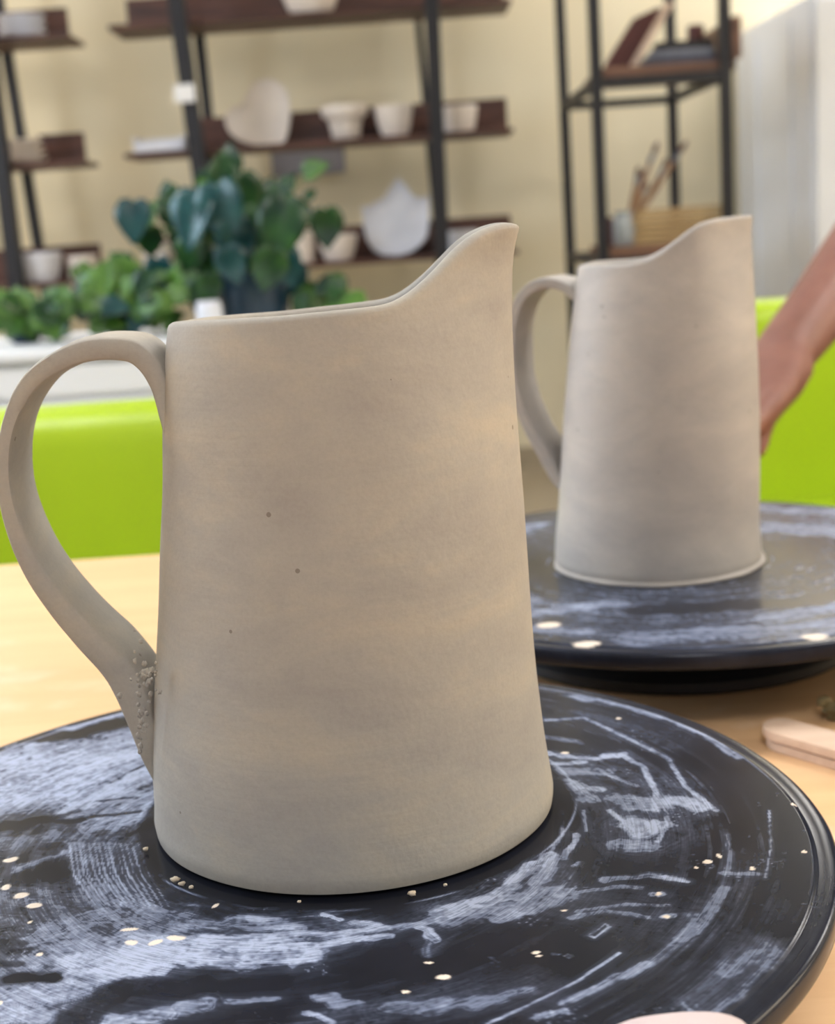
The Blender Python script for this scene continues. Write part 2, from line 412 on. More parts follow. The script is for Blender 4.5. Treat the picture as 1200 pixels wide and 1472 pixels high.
SMEARS_SHEEN = [  # dried slip on the near wheel, with reflections painted in as pale strokes
 (21.04, 0.33, [(-91.8, -27.3), (-48.1, -46.6)]),
 (29.99, 0.33, [(-115.4, 63.9), (-66.9, 55.5)]),
 (18.37, 0.25, [(-92.8, 16.9), (-55.8, 11.1)]),
 (17.54, 0.3, [(-66.0, -78.8), (-45.1, -69.1)]),
 (13.36, 0.28, [(-38.2, -51.5), (11.8, -58.2)]),
 (10.43, 0.26, [(39.9, -49.6), (66.4, -34.1)]),
 (8.28, 0.08, [(96.2, -71.3), (124.0, -34.5)]),
 (13.53, 0.14, [(71.9, -50.4), (98.2, -61.3)]),
 (19.64, 0.22, [(84.5, 35.0), (103.9, 20.6), (98.0, -13.1)]),
 (13.79, 0.14, [(88.4, 84.9), (117.7, 59.2)]),
 (9.72, 0.14, [(25.9, -93.0), (57.7, -88.3)]),
 (5.85, 0.16, [(93.8, -98.5), (114.8, -77.1)]),
 (17.17, 0.75, [(-122.3, 71.2), (-95.0, 75.7), (-60.5, 91.1)]),  # bluish window reflection painted in together with the slip
 (11.98, 0.7, [(-114.7, 46.5), (-88.6, 50.6), (-57.8, 75.4)]),
 (8.1, 0.45, [(-107.3, 37.1), (-81.8, 41.0)]),
 (2.88, 0.7, [(-112.0, 93.9), (-101.5, 101.6), (-88.6, 112.0), (-72.2, 120.8)]),
 (3.87, 1.0, [(-94.3, 108.7), (-90.1, 109.4)]),
 (2.92, 0.9, [(-102.8, 92.2), (-98.8, 92.8)]),
 (3.96, 0.3, [(-110.3, 79.1), (-83.5, 78.1)]),
 (5.19, -0.7, [(-106.0, 99.6), (-88.8, 101.3), (-68.0, 111.7)]),
 (1.04, -1.2, [(-80.5, 31.1), (-68.0, 49.9), (-56.5, 68.2)]),
 (1.91, 0.6, [(-77.4, 31.7), (-67.2, 45.8), (-56.0, 65.7)]),
 (7.5, 0.65, [(-72.5, 39.5), (-54.4, 56.3)]),
 (6.79, 0.55, [(-72.9, 31.5), (-50.6, 38.6)]),
 (6.81, 0.6, [(-63.9, 19.7), (-49.4, 27.6)]),
 (3.78, -0.9, [(-93.5, 22.9), (-86.2, 23.8), (-82.3, 25.2)]),
 (2.21, -0.6, [(-82.5, 26.3), (-72.9, 31.5)]),
 (2.15, -0.8, [(-77.5, 23.4), (-69.1, 24.1)]),
 (1.74, -0.6, [(-66.6, 37.4), (-56.9, 39.1)]),
 (1.1, -0.7, [(-66.3, 25.7), (-52.6, 27.6)]),
 (1.76, -0.5, [(-80.9, 19.9), (-81.0, -3.7)]),
 (1.84, -0.6, [(-76.5, 6.2), (-71.1, 5.3)]),
 (1.45, -0.9, [(-52.0, 10.4), (-46.6, 18.0)]),
 (0.31, 0.7, [(-69.6, 7.5), (-63.4, -14.1), (-53.4, -32.7)]),
 (0.23, 0.5, [(-68.0, 7.2), (-61.9, -14.2), (-51.8, -33.0)]),
 (0.35, 0.6, [(-66.6, 7.0), (-60.5, -14.2), (-50.5, -33.3)]),
 (0.21, 0.7, [(-65.5, 6.8), (-59.4, -14.2), (-49.4, -33.6)]),
 (0.29, 0.5, [(-63.7, 6.6), (-57.6, -14.3), (-47.6, -33.9)]),
 (0.23, 0.75, [(-62.0, 6.3), (-55.9, -14.4), (-45.9, -34.3)]),
 (0.39, 0.6, [(-60.6, 6.1), (-54.6, -14.4), (-44.6, -34.6)]),
 (0.23, 0.6, [(-59.0, 5.8), (-53.0, -14.5), (-43.0, -34.9)]),
 (0.31, 0.7, [(-57.7, 5.6), (-51.7, -14.5), (-41.7, -35.2)]),
 (0.21, 0.5, [(-55.5, 5.3), (-49.5, -14.6), (-39.6, -35.6)]),
 (0.29, 0.65, [(-54.1, 5.1), (-48.2, -14.6), (-38.2, -35.9)]),
 (0.23, 0.5, [(-52.4, 4.8), (-46.4, -14.7), (-36.5, -36.3)]),
 (0.29, 0.7, [(-50.6, 4.5), (-44.6, -14.7), (-34.8, -36.6)]),
 (0.2, 0.5, [(-48.6, 4.2), (-42.7, -14.8), (-32.9, -37.0)]),
 (7.69, 0.3, [(-65.5, 7.8), (-55.9, -18.2), (-44.2, -34.0)]),
 (1.82, 0.45, [(-81.9, -8.0), (-75.4, -2.3), (-69.2, 1.3)]),
 (4.56, -0.5, [(-78.4, -13.6), (-69.0, -12.0)]),
 (5.17, 0.3, [(-90.7, 9.3), (-79.0, 12.3)]),
 (8.46, 0.15, [(-80.0, -29.0), (-69.3, -26.5), (-57.5, -28.2)]),
 (5.51, 0.42, [(-63.9, -48.0), (-54.5, -42.0), (-40.6, -38.3), (-29.3, -39.9)]),
 (7.15, 0.42, [(-61.2, -58.8), (-51.2, -56.7), (-37.5, -55.1)]),
 (4.33, 0.6, [(-53.2, -63.2), (-35.3, -67.1)]),
 (8.17, 0.6, [(-69.4, -78.4), (-56.6, -77.0), (-47.1, -75.1)]),
 (3.16, 0.4, [(-73.1, -65.5), (-62.5, -66.8)]),
 (2.9, -1.3, [(-65.3, -69.0), (-55.1, -69.4)]),
 (2.41, -0.8, [(-64.1, -68.6), (-56.6, -70.1)]),
 (1.58, -0.7, [(-70.1, -61.0), (-65.9, -61.8)]),
 (1.52, -0.7, [(-72.8, -49.3), (-67.4, -51.4)]),
 (1.44, -0.6, [(-69.0, -55.4), (-65.6, -55.2)]),
 (1.9, -0.4, [(-54.7, -84.6), (-43.0, -78.6)]),
 (4.47, -0.7, [(-47.8, -89.7), (-40.7, -81.9), (-40.8, -77.4)]),
 (4.08, 0.55, [(-68.8, -85.8), (-54.3, -86.1)]),
 (5.37, 0.95, [(-40.9, -64.8), (-26.0, -61.7), (-8.3, -65.7), (5.3, -65.9)]),
 (2.28, 0.7, [(-39.9, -69.7), (-28.1, -69.7)]),
 (4.21, 0.7, [(-37.2, -56.9), (-19.8, -56.4), (1.6, -61.3)]),
 (2.32, 0.9, [(2.2, -70.4), (8.7, -64.6), (13.6, -60.9)]),
 (1.37, 0.85, [(11.9, -61.0), (19.7, -61.0)]),
 (1.72, 0.7, [(21.4, -61.3), (25.7, -60.8)]),
 (3.68, 0.5, [(-28.1, -47.5), (-15.6, -47.4), (1.0, -53.3)]),
 (1.41, 0.7, [(-15.9, -44.8), (-3.0, -48.0)]),
 (0.95, 0.9, [(8.6, -47.4), (13.6, -50.3)]),
 (1.34, 0.6, [(16.8, -52.2), (23.0, -54.5)]),
 (1.76, 0.55, [(-20.1, -53.9), (-4.0, -57.2), (18.7, -56.7), (36.2, -54.5), (62.1, -41.4), (71.2, -24.4)]),
 (2.34, 0.35, [(-2.4, -54.6), (11.8, -58.2), (29.2, -56.0)]),
 (1.87, 0.75, [(33.5, -57.7), (35.2, -61.4), (36.9, -64.0)]),
 (1.21, 0.35, [(35.2, -63.8), (34.5, -70.4)]),
 (2.33, 0.75, [(42.6, -48.1), (54.8, -41.1), (69.6, -22.0)]),
 (1.39, 0.8, [(57.0, -35.9), (65.4, -25.7)]),
 (5.02, 0.5, [(39.9, -51.4), (54.0, -51.6), (68.9, -45.4)]),
 (2.22, 0.5, [(52.8, -56.8), (61.0, -52.5)]),
 (0.74, 0.1, [(35.9, -69.9), (43.0, -60.7)]),
 (1.06, 0.5, [(36.4, -49.1), (51.0, -43.6)]),
 (4.19, -0.8, [(-36.9, -76.4), (-20.1, -78.5), (-0.3, -79.4)]),
 (6.59, -0.5, [(15.7, -70.5), (32.4, -75.9)]),
 (2.33, -0.3, [(-23.7, -86.9), (8.3, -88.0)]),
 (2.01, -0.5, [(-35.6, -35.2), (-16.1, -43.6)]),
 (3.58, 0.5, [(-20.4, -87.3), (-15.8, -86.5)]),
 (2.88, 0.75, [(-37.6, -89.6), (-24.9, -89.7)]),
 (1.18, 0.5, [(-11.1, -85.6), (0.2, -85.8)]),
 (1.73, 0.5, [(9.8, -85.2), (18.0, -90.6)]),
 (1.17, 0.6, [(7.0, -92.1), (13.5, -96.6)]),
 (2.53, 0.3, [(35.3, -93.6), (44.8, -92.5), (57.6, -89.7)]),
 (2.27, 0.3, [(25.9, -93.0), (38.5, -91.7)]),
 (0.43, 0.7, [(47.3, -101.7), (57.1, -95.4), (69.1, -86.7), (80.4, -75.7)]),
 (1.48, 0.55, [(64.9, -95.0), (73.4, -90.2), (86.0, -81.2)]),
 (1.31, 0.55, [(59.0, -99.8), (64.5, -98.3)]),
 (0.88, 0.4, [(73.2, -54.2), (85.8, -52.3), (96.0, -54.5)]),
 (0.99, 0.45, [(71.0, -57.5), (80.2, -54.5), (89.9, -59.4)]),
 (1.1, 0.45, [(68.9, -45.4), (83.8, -42.6), (90.8, -43.6)]),
 (0.37, 1.0, [(74.2, -66.7), (79.2, -61.5), (80.0, -63.0), (75.7, -67.9), (74.2, -66.7)]),
 (0.82, 0.6, [(75.4, -29.3), (77.0, -27.4)]),
 (1.53, 0.5, [(82.5, -38.5), (93.8, -37.3), (103.0, -41.8)]),
 (0.91, 0.8, [(98.1, -38.8), (102.9, -42.2)]),
 (1.5, 0.8, [(93.7, -47.8), (95.4, -48.1)]),
 (1.31, 0.8, [(94.1, -60.0), (96.1, -59.6)]),
 (2.5, 0.33, [(96.3, -70.6), (105.6, -58.8), (111.1, -48.4)]),
 (1.78, 0.25, [(86.0, -81.2), (96.2, -71.3)]),
 (2.02, 0.9, [(77.4, 51.0), (92.5, 45.2), (99.6, 47.5)]),
 (1.44, 0.9, [(77.7, 43.1), (87.7, 43.1)]),
 (1.15, 0.75, [(99.6, 47.5), (105.5, 35.9), (105.5, 17.6), (103.2, 2.6)]),
 (2.54, 0.7, [(77.4, 30.6), (82.8, 21.5), (85.9, 13.1)]),
 (3.33, 0.5, [(76.0, 37.6), (93.1, 33.5)]),
 (0.89, 0.8, [(92.9, 32.4), (100.8, 21.1)]),
 (1.97, 0.8, [(84.3, 25.0), (88.8, 18.9)]),
 (0.89, 0.75, [(79.6, 83.1), (92.9, 82.6), (102.4, 65.3), (114.3, 41.3), (115.2, 18.6), (120.5, -0.2)]),
 (1.64, 0.3, [(79.1, 66.4), (87.6, 59.7)]),
 (5.26, 0.6, [(95.1, 11.5), (102.7, 7.7)]),
 (4.43, 0.85, [(95.3, -5.7), (97.4, -10.7), (102.1, -6.8)]),  # window glints painted as bright strokes, this one and its neighbours
 (3.07, 0.8, [(109.0, 10.2), (117.1, 2.8)]),
 (3.89, 0.5, [(89.3, -18.5), (97.8, -19.8)]),
 (0.8, 0.6, [(107.2, 9.5), (104.6, -7.2), (100.1, -18.0)]),
 (0.86, 0.7, [(89.9, 4.8), (95.5, -10.4)]),
 (0.5, 0.5, [(82.5, 6.0), (81.4, -8.2)]),
 (0.8, 0.6, [(76.4, 7.0), (74.5, -9.4), (69.8, -19.9)]),
 (1.09, 0.7, [(78.8, -10.1), (73.1, -24.7)]),
 (2.3, 0.55, [(93.3, 104.5), (104.7, 96.2), (119.0, 79.0)]),
 (1.38, 0.45, [(119.0, 79.0), (129.5, 60.2), (135.6, 37.5)]),
 (0.34, 0.55, [(135.1, -2.6), (129.3, -26.9), (123.5, -43.3)]),
 (0.95, 0.25, [(119.8, -16.5), (117.7, -29.4), (114.5, -39.2)]),
 (1.18, 0.4, [(113.5, -39.4), (122.5, -40.3)]),
 (2.96, 0.25, [(104.0, -88.1), (116.4, -77.3)]),
 (1.17, 0.3, [(93.9, -105.4), (103.5, -96.9), (114.8, -83.4)]),]
DRIED = [(-41.3, -47.9, 2.4, 1.0), (-39.7, -54.8, 1.6, 1.0), (-33.7, -55.6, 1.4, 1.2), (-28.1, -53.6, 2.9, 1.2), (-20.8, -38.1, 0.6, 1.1), (-84.7, -1.3, 2.0, 1.8), (-80.9, -18.7, 1.3, 1.9), (-75.4, -24.8, 1.6, 1.4), (-70.3, -31.5, 1.7, 1.5), (-69.1, -39.7, 0.6, 0.6), (-62.0, -57.7, 0.9, 0.8), (-65.3, -79.5, 0.5, 1.0), (60.4, -72.5, 1.1, 0.7), (61.2, -74.5, 1.0, 0.5), (38.4, -80.7, 1.8, 1.0), (34.6, -73.6, 1.1, 0.5), (69.7, -53.7, 0.7, 0.6), (94.1, -60.0, 0.8, 0.9), (95.0, -47.7, 0.8, 1.0), (121.3, -37.8, 0.7, 0.9), (142.8, 1.1, 0.9, 0.8), (104.6, 79.7, 0.9, 0.7), (137.5, -30.7, 0.4, 0.9), (82.5, 51.9, 1.4, 1.0), (111.2, -31.7, 0.7, 1.1), (28.9, -86.4, 0.8, 0.6), (110.8, -31.7, 0.4, 0.7), (114.5, -29.7, 0.3, 1.1), (107.2, -34.8, 0.3, 0.7)]

SMEARS_SHEEN2 = [ (60, 0.30, [(-100,-60),(0,-90),(110,-60)]), (60, 0.30, [(-90,80),(110,80)]), (40, 0.25, [(120,-40),(120,60)]),  # the rear wheel, millimetres from its centre; broad strokes mix slip film with painted cool sheen
 (9, 0.55, [(-140,-20),(-110,40),(-60,100)]), (10, 0.35, [(-40,-125),(30,-128),(90,-105)]), (8, 0.45, [(20,-110),(90,-85),(125,-30)]),
 (12, 0.4, [(60,60),(110,20),(110,-30)]), (9, 0.35, [(-20,110),(60,110),(110,80)]), (7, 0.55, [(-110,-20),(-90,20)]),
 (8, -0.7, [(-30,-85),(40,-90),(100,-55)]), (6, 0.4, [(-80,-80),(-40,-70)]), (5, 0.4, [(-95,-95),(-60,-110)]), (10, 0.3, [(70,-60),(100,0)]),
 (9, 0.35, [(-130,-60),(-80,-60)])]
DRIED2 = [(-72,-98,5,4),(-60,-128,5,3),(-88,-134,4,3),(60,-130,6,3),(30,-138,5,3),(78,-131,5,3),(-118,18,6,5),(-64,-139,4,2)]

def slip_sheen_field(X, Y, strokes, dried, seed, pot, r_pot):
    r = np.hypot(X, Y); th = np.arctan2(Y, X)
    u = th/(2*np.pi)
    st = 0.45*vnoise(u*26+r*0.05, r*0.5, 26, seed) + 0.33*vnoise(u*60-r*0.08, r*1.2, 60, seed+1) + 0.22*vnoise(u*90, r*2.4, 90, seed+2)
    iso = 0.6*vnoise(X*0.13+40, Y*0.13+40, 64, seed+3) + 0.4*vnoise(X*0.4+60, Y*0.4+60, 128, seed+4)
    big = vnoise(u*7+r*0.02, r*0.05, 7, seed+3)
    s = 0.02 + 0.30*np.clip((st-0.47)*3.5, 0, 1)*np.clip(big*1.6-0.35, 0, 1)*np.clip(iso*2.2-0.4, 0, 1)
    wx = X + 3.0*(vnoise(X*0.22+20, Y*0.22+20, 80, seed+5)-0.5) + 1.3*(vnoise(u*110, r*0.6, 110, seed+6)-0.5)
    wy = Y + 3.0*(vnoise(X*0.22+50, Y*0.22+50, 80, seed+7)-0.5) + 1.3*(vnoise(u*110, r*0.6, 110, seed+8)-0.5)
    for hw, inten, pts in strokes:
        thin = hw <= 1.6
        haze = abs(inten) <= 0.34 and hw > 6  # broad faint strokes: slip film plus painted bluish sheen
        x, y = (X+(wx-X)*0.4, Y+(wy-Y)*0.4) if thin else (wx, wy)
        if thin and hw < 0.9: x, y = X, Y
        d = np.full(X.shape, 1e9); along = np.zeros(X.shape); L0 = 0.0
        for (ax, ay), (bx, by) in zip(pts[:-1], pts[1:]):
            ex, ey = bx-ax, by-ay; L = ex*ex+ey*ey+1e-9
            t = np.clip(((x-ax)*ex+(y-ay)*ey)/L, 0, 1)
            px_, py_ = x-ax-t*ex, y-ay-t*ey; dd = np.hypot(px_, py_)
            side = np.sign(px_*ey-py_*ex)*dd
            along = np.where(dd < d, side, along); d = np.minimum(d, dd)
        k = np.clip(1.45 - d/hw, 0, 1); k = k*k*(3-2*k)
        fine = vnoise(along*(2.2 if not thin else 4.0)+200, X*0.06+Y*0.05+30, 512, seed+30)   # brush streaks along the stroke
        hf = vnoise(X*0.9+90, Y*0.9+90, 256, seed+31); tex = 0.34*st + 0.22*iso + 0.26*fine + 0.18*hf
        if haze:
            kh = np.clip(1.3-d/hw, 0, 1); kh = kh*kh*(3-2*kh)
            s = s + inten*kh*(0.10+1.5*np.clip(tex*2.2-0.75, 0, 1))*(1-s)
        elif inten > 0:
            v = np.clip((k*1.25 + (tex-0.5)*2.4 - 0.28)*0.95, 0, 1)*np.clip(k*2, 0, 1)
            s = s + 0.16*inten*np.clip(1.2-d/(hw*2.6+1.2), 0, 1)**2*(0.3+1.4*tex)*(1-s)
            v = v*(0.55+0.9*np.clip((tex-0.3)*2, 0, 1))
            s = s + inten*v*(1-s*0.55)
        else:
            v = np.clip((k*1.3 + (tex-0.5)*1.4 - 0.2)*1.1, 0, 1)
            s = s*(1-np.clip(-inten*v, 0, 1))
    dot = vnoise(X*1.1+70, Y*1.1+70, 512, seed+40)*vnoise(X*0.12+70, Y*0.12+70, 512, seed+41)
    s = s + 0.40*np.clip((dot-0.70)*7, 0, 1)
    # ring scraped clean round the pot's foot with a thin slip line outside it
    rp = np.hypot(X-pot[0], Y-pot[1])
    clean = np.clip((r_pot+3.2-rp)/2.0, 0, 1); s = s*(1-0.85*clean)
    s = s + 0.75*np.exp(-((rp-r_pot-3.6)/0.35)**2)*np.clip(vnoise(u*30, r*0+3.0, 30, seed+9)*1.6-0.35, 0, 1)
    s = np.where(r > 143.5, s*0.45 + 0.05, s)
    s = s + 0.45*np.exp(-((r-142.6)/0.5)**2)*np.clip(vnoise(u*24, r*0+5.0, 24, seed+10)*1.5-0.1, 0, 1)
    g = np.zeros(X.shape)
    for cx, cy, ex, ey in dried:
        q = np.hypot((X+(wx-X)*0.5-cx)/max(ex,0.5), (Y+(wy-Y)*0.5-cy)/max(ey,0.5)); g = np.maximum(g, np.clip((1.15-q)*4, 0, 1))
    return np.clip(s, 0, 1), g

def wheel_head(name, cx, cy, ztop, parent, strokes, dried, seed, pot, r_pot, nr, nt):
    """round plastic wheel head, radius 150 mm: inner plate, shallow step at 143 mm, rounded edge"""
    prof = [(150*(i+0.5)/nr*0.952, 0.0) for i in range(nr)]
    prof += [(143.2,0.0),(143.6,-0.45),(144.2,-0.55),(146,-0.5),(148,-0.5),(149.0,-0.7),(149.7,-1.3),(150,-2.2),(150,-6.2),(149.6,-7.2),(148.6,-7.8),(147,-8),(80,-8),(2,-8)]
    P = np.array(prof); m = len(P)
    th = np.arange(nt)*2*np.pi/nt
    jag = 1 + 0.0016*(vnoise(th/(2*np.pi)*70, 0*th, 70, seed+20)-0.5)*(vnoise(th/(2*np.pi)*9, 0*th, 9, seed+21) > 0.45)
    Rr = P[:,0][:,None]*np.where(P[:,0][:,None] > 148, jag[None,:], 1.0)
    X = Rr*np.cos(th)[None,:]; Y = Rr*np.sin(th)[None,:]; Z = np.repeat(P[:,1][:,None], nt, 1)
    s, g = slip_sheen_field(X, Y, strokes, dried, seed, pot, r_pot)
    s[m-6:] *= 0.2; g[m-6:] = 0
    V = np.stack([X.ravel(), Y.ravel(), Z.ravel()], 1)/1000.0
    V = np.concatenate([V, [[0,0,0],[0,0,-0.008]]])
    idx = np.arange(m*nt).reshape(m, nt)
    a0 = idx[:-1]; a1 = idx[1:]
    quads = np.stack([a0, a1, np.roll(a1,-1,1), np.roll(a0,-1,1)], -1).reshape(-1, 4)
    c0, c1 = m*nt, m*nt+1
    tri0 = np.stack([np.full(nt, c0), idx[0], np.roll(idx[0],-1)], 1)
    tri1 = np.stack([np.full(nt, c1), np.roll(idx[-1],-1), idx[-1]], 1)
    me = bpy.data.meshes.new(name)
    loops = np.concatenate([quads.ravel(), tri0.ravel(), tri1.ravel()])
    nq, ntr = len(quads), 2*nt
    starts = np.concatenate([np.arange(nq)*4, nq*4+np.arange(ntr)*3])
    me.vertices.add(len(V)); me.vertices.foreach_set('co', V.astype(np.float32).ravel())
    me.loops.add(len(loops)); me.loops.foreach_set('vertex_index', loops.astype(np.int32))
    me.polygons.add(nq+ntr); me.polygons.foreach_set('loop_start', starts.astype(np.int32))
    me.update(calc_edges=True); me.validate()
    ca = me.color_attributes.new('slip', 'FLOAT_COLOR', 'POINT')
    C = np.zeros((len(V), 4), np.float32); C[:-2,0] = s.ravel(); C[:-2,1] = g.ravel(); C[:,3] = 1
    C[-2] = (0.2,0,0,1)
    ca.data.foreach_set('color', C.ravel())
    o = link(name, me, M['wheel'], None, True, world_space=False)
    o.parent = parent; o.location = (0, 0, ztop - parent.location.z)
    return o

W1 = Vector((-0.0397, 0.3772)); W2 = Vector((0.1254, 0.6728))
J1 = Vector((-0.0247, 0.3983)); J2 = Vector((0.1186, 0.6747)); RJ1, RJ2 = 0.0632, 0.0516
def banding_wheel(W, label, strokes, dried, seed, pot, rp, nr, nt):
    t = empty('banding_wheel', (W.x, W.y, TABLE), label, 'pottery wheel', 'black banding wheels on the table')
    wheel_head('wheel_head', W.x, W.y, 0.0, t, strokes, dried, seed, pot, rp, nr, nt)
    MB().lathe([(0.0,0),(0.088,0),(0.09,0.002),(0.09,0.006),(0.086,0.010),(0.03,0.013),(0.0,0.013)], (W.x,W.y,TABLE), 64).build('base', M['dark_plastic'], t, angle=40)
    MB().lathe([(0.0,0.0125),(0.02,0.0125),(0.018,0.018),(0.018,0.0315),(0.0,0.0315)], (W.x,W.y,TABLE), 32).build('spindle', M['steel'], t, angle=40)
    return t
banding_wheel(W1, 'large black banding wheel smeared with dried slip, in the foreground under the nearer pitcher', SMEARS_SHEEN, DRIED, 11, ((J1-W1)*1000), RJ1*1000, 300, 1500)
banding_wheel(W2, 'black slip-dusted banding wheel farther back, under the paler pitcher', SMEARS_SHEEN2, DRIED2, 47, ((J2-W2)*1000), RJ2*1000, 120, 540)

# ================================================================== PITCHERS
def interp(tab, v):
    if v <= tab[0][0]: return tab[0][1]
    for (a, x), (b_, y) in zip(tab[:-1], tab[1:]):
        if v <= b_:
            k = (v-a)/(b_-a) if b_ > a else 0
            return x + (y-x)*k
    return tab[-1][1]
def smooth_tab(tab, n=60, passes=4):
    a, b_ = tab[0][0], tab[-1][0]
    xs = [a+(b_-a)*i/(n-1) for i in range(n)]; ys = [interp(tab, x) for x in xs]
    for _ in range(passes):
        ys = [ys[0]] + [(ys[i-1]+2*ys[i]+ys[i+1])/4 for i in range(1, n-1)] + [ys[-1]]
    return list(zip(xs, ys))

def pitcher(J, r0, silL, silR, rim, gap, ky_top, thick, m, label, pinch, seed, nth=200, nz=110):
    ys = J.y - r0*r0/J.y
    L = smooth_tab(sorted(((at(x,y,ys).z, at(x,y,ys).x) for x, y in silL)))
    Rr = smooth_tab(sorted(((at(x,y,ys).z, at(x,y,ys).x) for x, y in silR)))
    zl, zr = L[0][0], Rr[0][0]
    ztop = Rr[-1][0]
    def section(z, th, inset=0.0):
        xl, xr = interp(L, z)+inset, interp(Rr, z)-inset
        if z < 0.004: xl += (0.004-z)*0.25; xr -= (0.004-z)*0.25
        c, hw = (xl+xr)/2, (xr-xl)/2
        k = max(0.0, min(1.0, z/ztop)); k = k*k
        hy = hw*((1-k)*1.0 + k*ky_top)
        cs, sn = math.cos(th), math.sin(th)
        g = max(0.0, (cs-0.15)/0.85); g = g*g*(3-2*g)
        kk = max(0.0, (z/ztop-0.55)/0.45); kk = kk*kk*(3-2*kk)
        hy *= 1 - pinch*g*kk
        w = 1 + 0.004*noise.noise(Vector((cs*2+seed, sn*2, z*25)))
        return Vector((c+hw*cs*w, J.y+hy*sn*w, z))
    rimT = smooth_tab(rim, 90, 3); gapT = smooth_tab(gap, 40, 3)
    H = []
    for j in range(nth):
        th = 2*math.pi*j/nth; z = interp(L, 1e9)*0 + L[-1][0]
        for it in range(14):
            p = section(z, th); px, py = project(p)
            want = interp(rimT, px)
            if math.sin(th) > 0: want -= interp(gapT, px)*min(1, math.sin(th)*2.2)
            z += 0.6*(at(px, want, p.y).z - z)
        H.append(z)
    H = [(H[j-2]+2*H[j-1]+3*H[j]+2*H[(j+1)%nth]+H[(j+2)%nth])/9 for j in range(nth)]
    th_ = [2*math.pi*j/nth for j in range(nth)]
    rings = []
    rings.append([Vector((J.x+(section(0.0,t).x-J.x)*0.94, J.y+(section(0.0,t).y-J.y)*0.94, 0.0002)) for t in th_])
    rings.append([section(0.0012, t) for t in th_])
    for i in range(1, nz+1):
        k = i/nz
        rings.append([section(max(0.0012, H[j]*k - 0.0016*(k**6)), t) for j, t in enumerate(th_)])
    nrm = thick*0.42
    for ang in (30, 65, 90, 115, 150):   # rounded lip
        a_ = R(ang)
        rings.append([section(H[j]-0.0016+0.0016*math.sin(a_), t, nrm*(1-math.cos(a_))) for j, t in enumerate(th_)])
    for i in range(nz//2, 0, -1):
        k = i/(nz//2)
        rings.append([section(max(0.006, H[j]*k-0.002*k), t, thick) for j, t in enumerate(th_)])
    bc = Vector((J.x, J.y, 0.006))
    rings.append([bc + (section(0.006,t,thick)-bc)*0.05 for t in th_])
    for r in rings: 
        for p in r: p.z = max(p.z, 0.0002)
    t = empty('pitcher', (J.x, J.y, 0.0), label, 'pitcher')
    body = MB().loft(rings).build('body', m, t)
    return t, body

def strap_handle(parent, m, J, off, pts, w, rz=0.0, axis=None):
    """ribbon handle: pts = (px, py, thickness px) read at the strap's front face"""
    P = []
    for px, py, tk in pts:
        q = at(px, py, J.y-off); P.append((q.x, q.z, tk*(J.y-off)/F_PX))
    # catmull-rom refine
    Q = []
    for i in range(len(P)-1):
        a_, b_, c_, d_ = P[max(i-1,0)], P[i], P[i+1], P[min(i+2,len(P)-1)]
        for s_ in range(7):
            u = s_/7
            Q.append(tuple(0.5*((2*b_[k])+(-a_[k]+c_[k])*u+(2*a_[k]-5*b_[k]+4*c_[k]-d_[k])*u*u+(-a_[k]+3*b_[k]-3*c_[k]+d_[k])*u**3) for k in range(3)))
    Q.append(P[-1])
    rings = []
    n = 20; N = len(Q)
    for i, (x, z, tk) in enumerate(Q):
        x0, z0, _ = Q[max(i-1,0)]; x1, z1, _ = Q[min(i+1,N-1)]
        tx, tz = x1-x0, z1-z0; l = math.hypot(tx, tz); nx, nz_ = -tz/l, tx/l
        ww = w(i/(N-1)) if callable(w) else w
        ring = []
        for j in range(n):
            a_ = 2*math.pi*j/n; e = 0.22
            cu = math.copysign(abs(math.cos(a_))**e, math.cos(a_)); sv = math.copysign(abs(math.sin(a_))**e, math.sin(a_))
            k = 1+0.05*noise.noise(Vector((x*90, z*90, a_)))
            yy = cu*ww/2
            tt = sv*tk/2*k*(1-0.10*cu*cu)
            p = Vector((x+nx*tt, J.y+yy, z+nz_*tt))
            if rz and axis is not None:
                dx, dy = (p.x-axis[0]), p.y-axis[1]
                dx /= math.cos(rz)
                p = Vector((axis[0]+dx*math.cos(rz)-dy*math.sin(rz), axis[1]+dx*math.sin(rz)+dy*math.cos(rz), p.z))
            ring.append(p)
        rings.append(ring)
    return MB().loft(rings).build('handle', m, parent, angle=50)

pit1, body1 = pitcher(J1, RJ1,
    [(217,1215),(218,1150),(213,1105),(214,1050),(218,980),(221,930),(223,880),(224,800),(227,740),(229,700),(228,620),(229,560),(231,520),(234,480),(236,464)],
    [(803,1190),(803,1160),(797,1125),(788,1080),(780,1020),(772,950),(765,850),(757,740),(750,650),(744,560),(740,460),(740,400),(741,360),(745,338),(752,322)],
    [(225,464),(245,463),(330,459),(400,455),(450,450),(520,443),(560,438),(585,426),(610,408),(640,380),(665,353),(690,335),(715,323),(735,319),(745,319),(754,323)],
    [(225,0),(270,4),(330,7),(400,8),(500,9),(580,10),(640,11),(680,8),(720,2),(754,0)],
    0.90, 0.0052, M['clay'], 'nearer grey-beige clay pitcher with unglazed rounded spout, on the foreground banding wheel', 0.30, 3)
h1 = strap_handle(pit1, M['clay'], J1, 0.013,
    [(262,680,6),(250,640,20),(238,590,27),(228,553,32),(212,524,36),(190,506,38),(160,502,37),(125,504,36),(90,516,34),(52,540,31),(24,578,27),(8,625,23),(4,675,22),(9,725,26),(25,776,31),(50,827,36),(85,876,41),(123,918,46),(160,956,52),(186,994,56),(205,1038,50),(222,1088,38),(246,1143,18),(262,1175,4)],
    lambda k: 0.026 if 0.12 < k < 0.8 else 0.026+0.010*(min(abs(k-0.12) if k < 0.12 else abs(k-0.8), 0.2)/0.2))
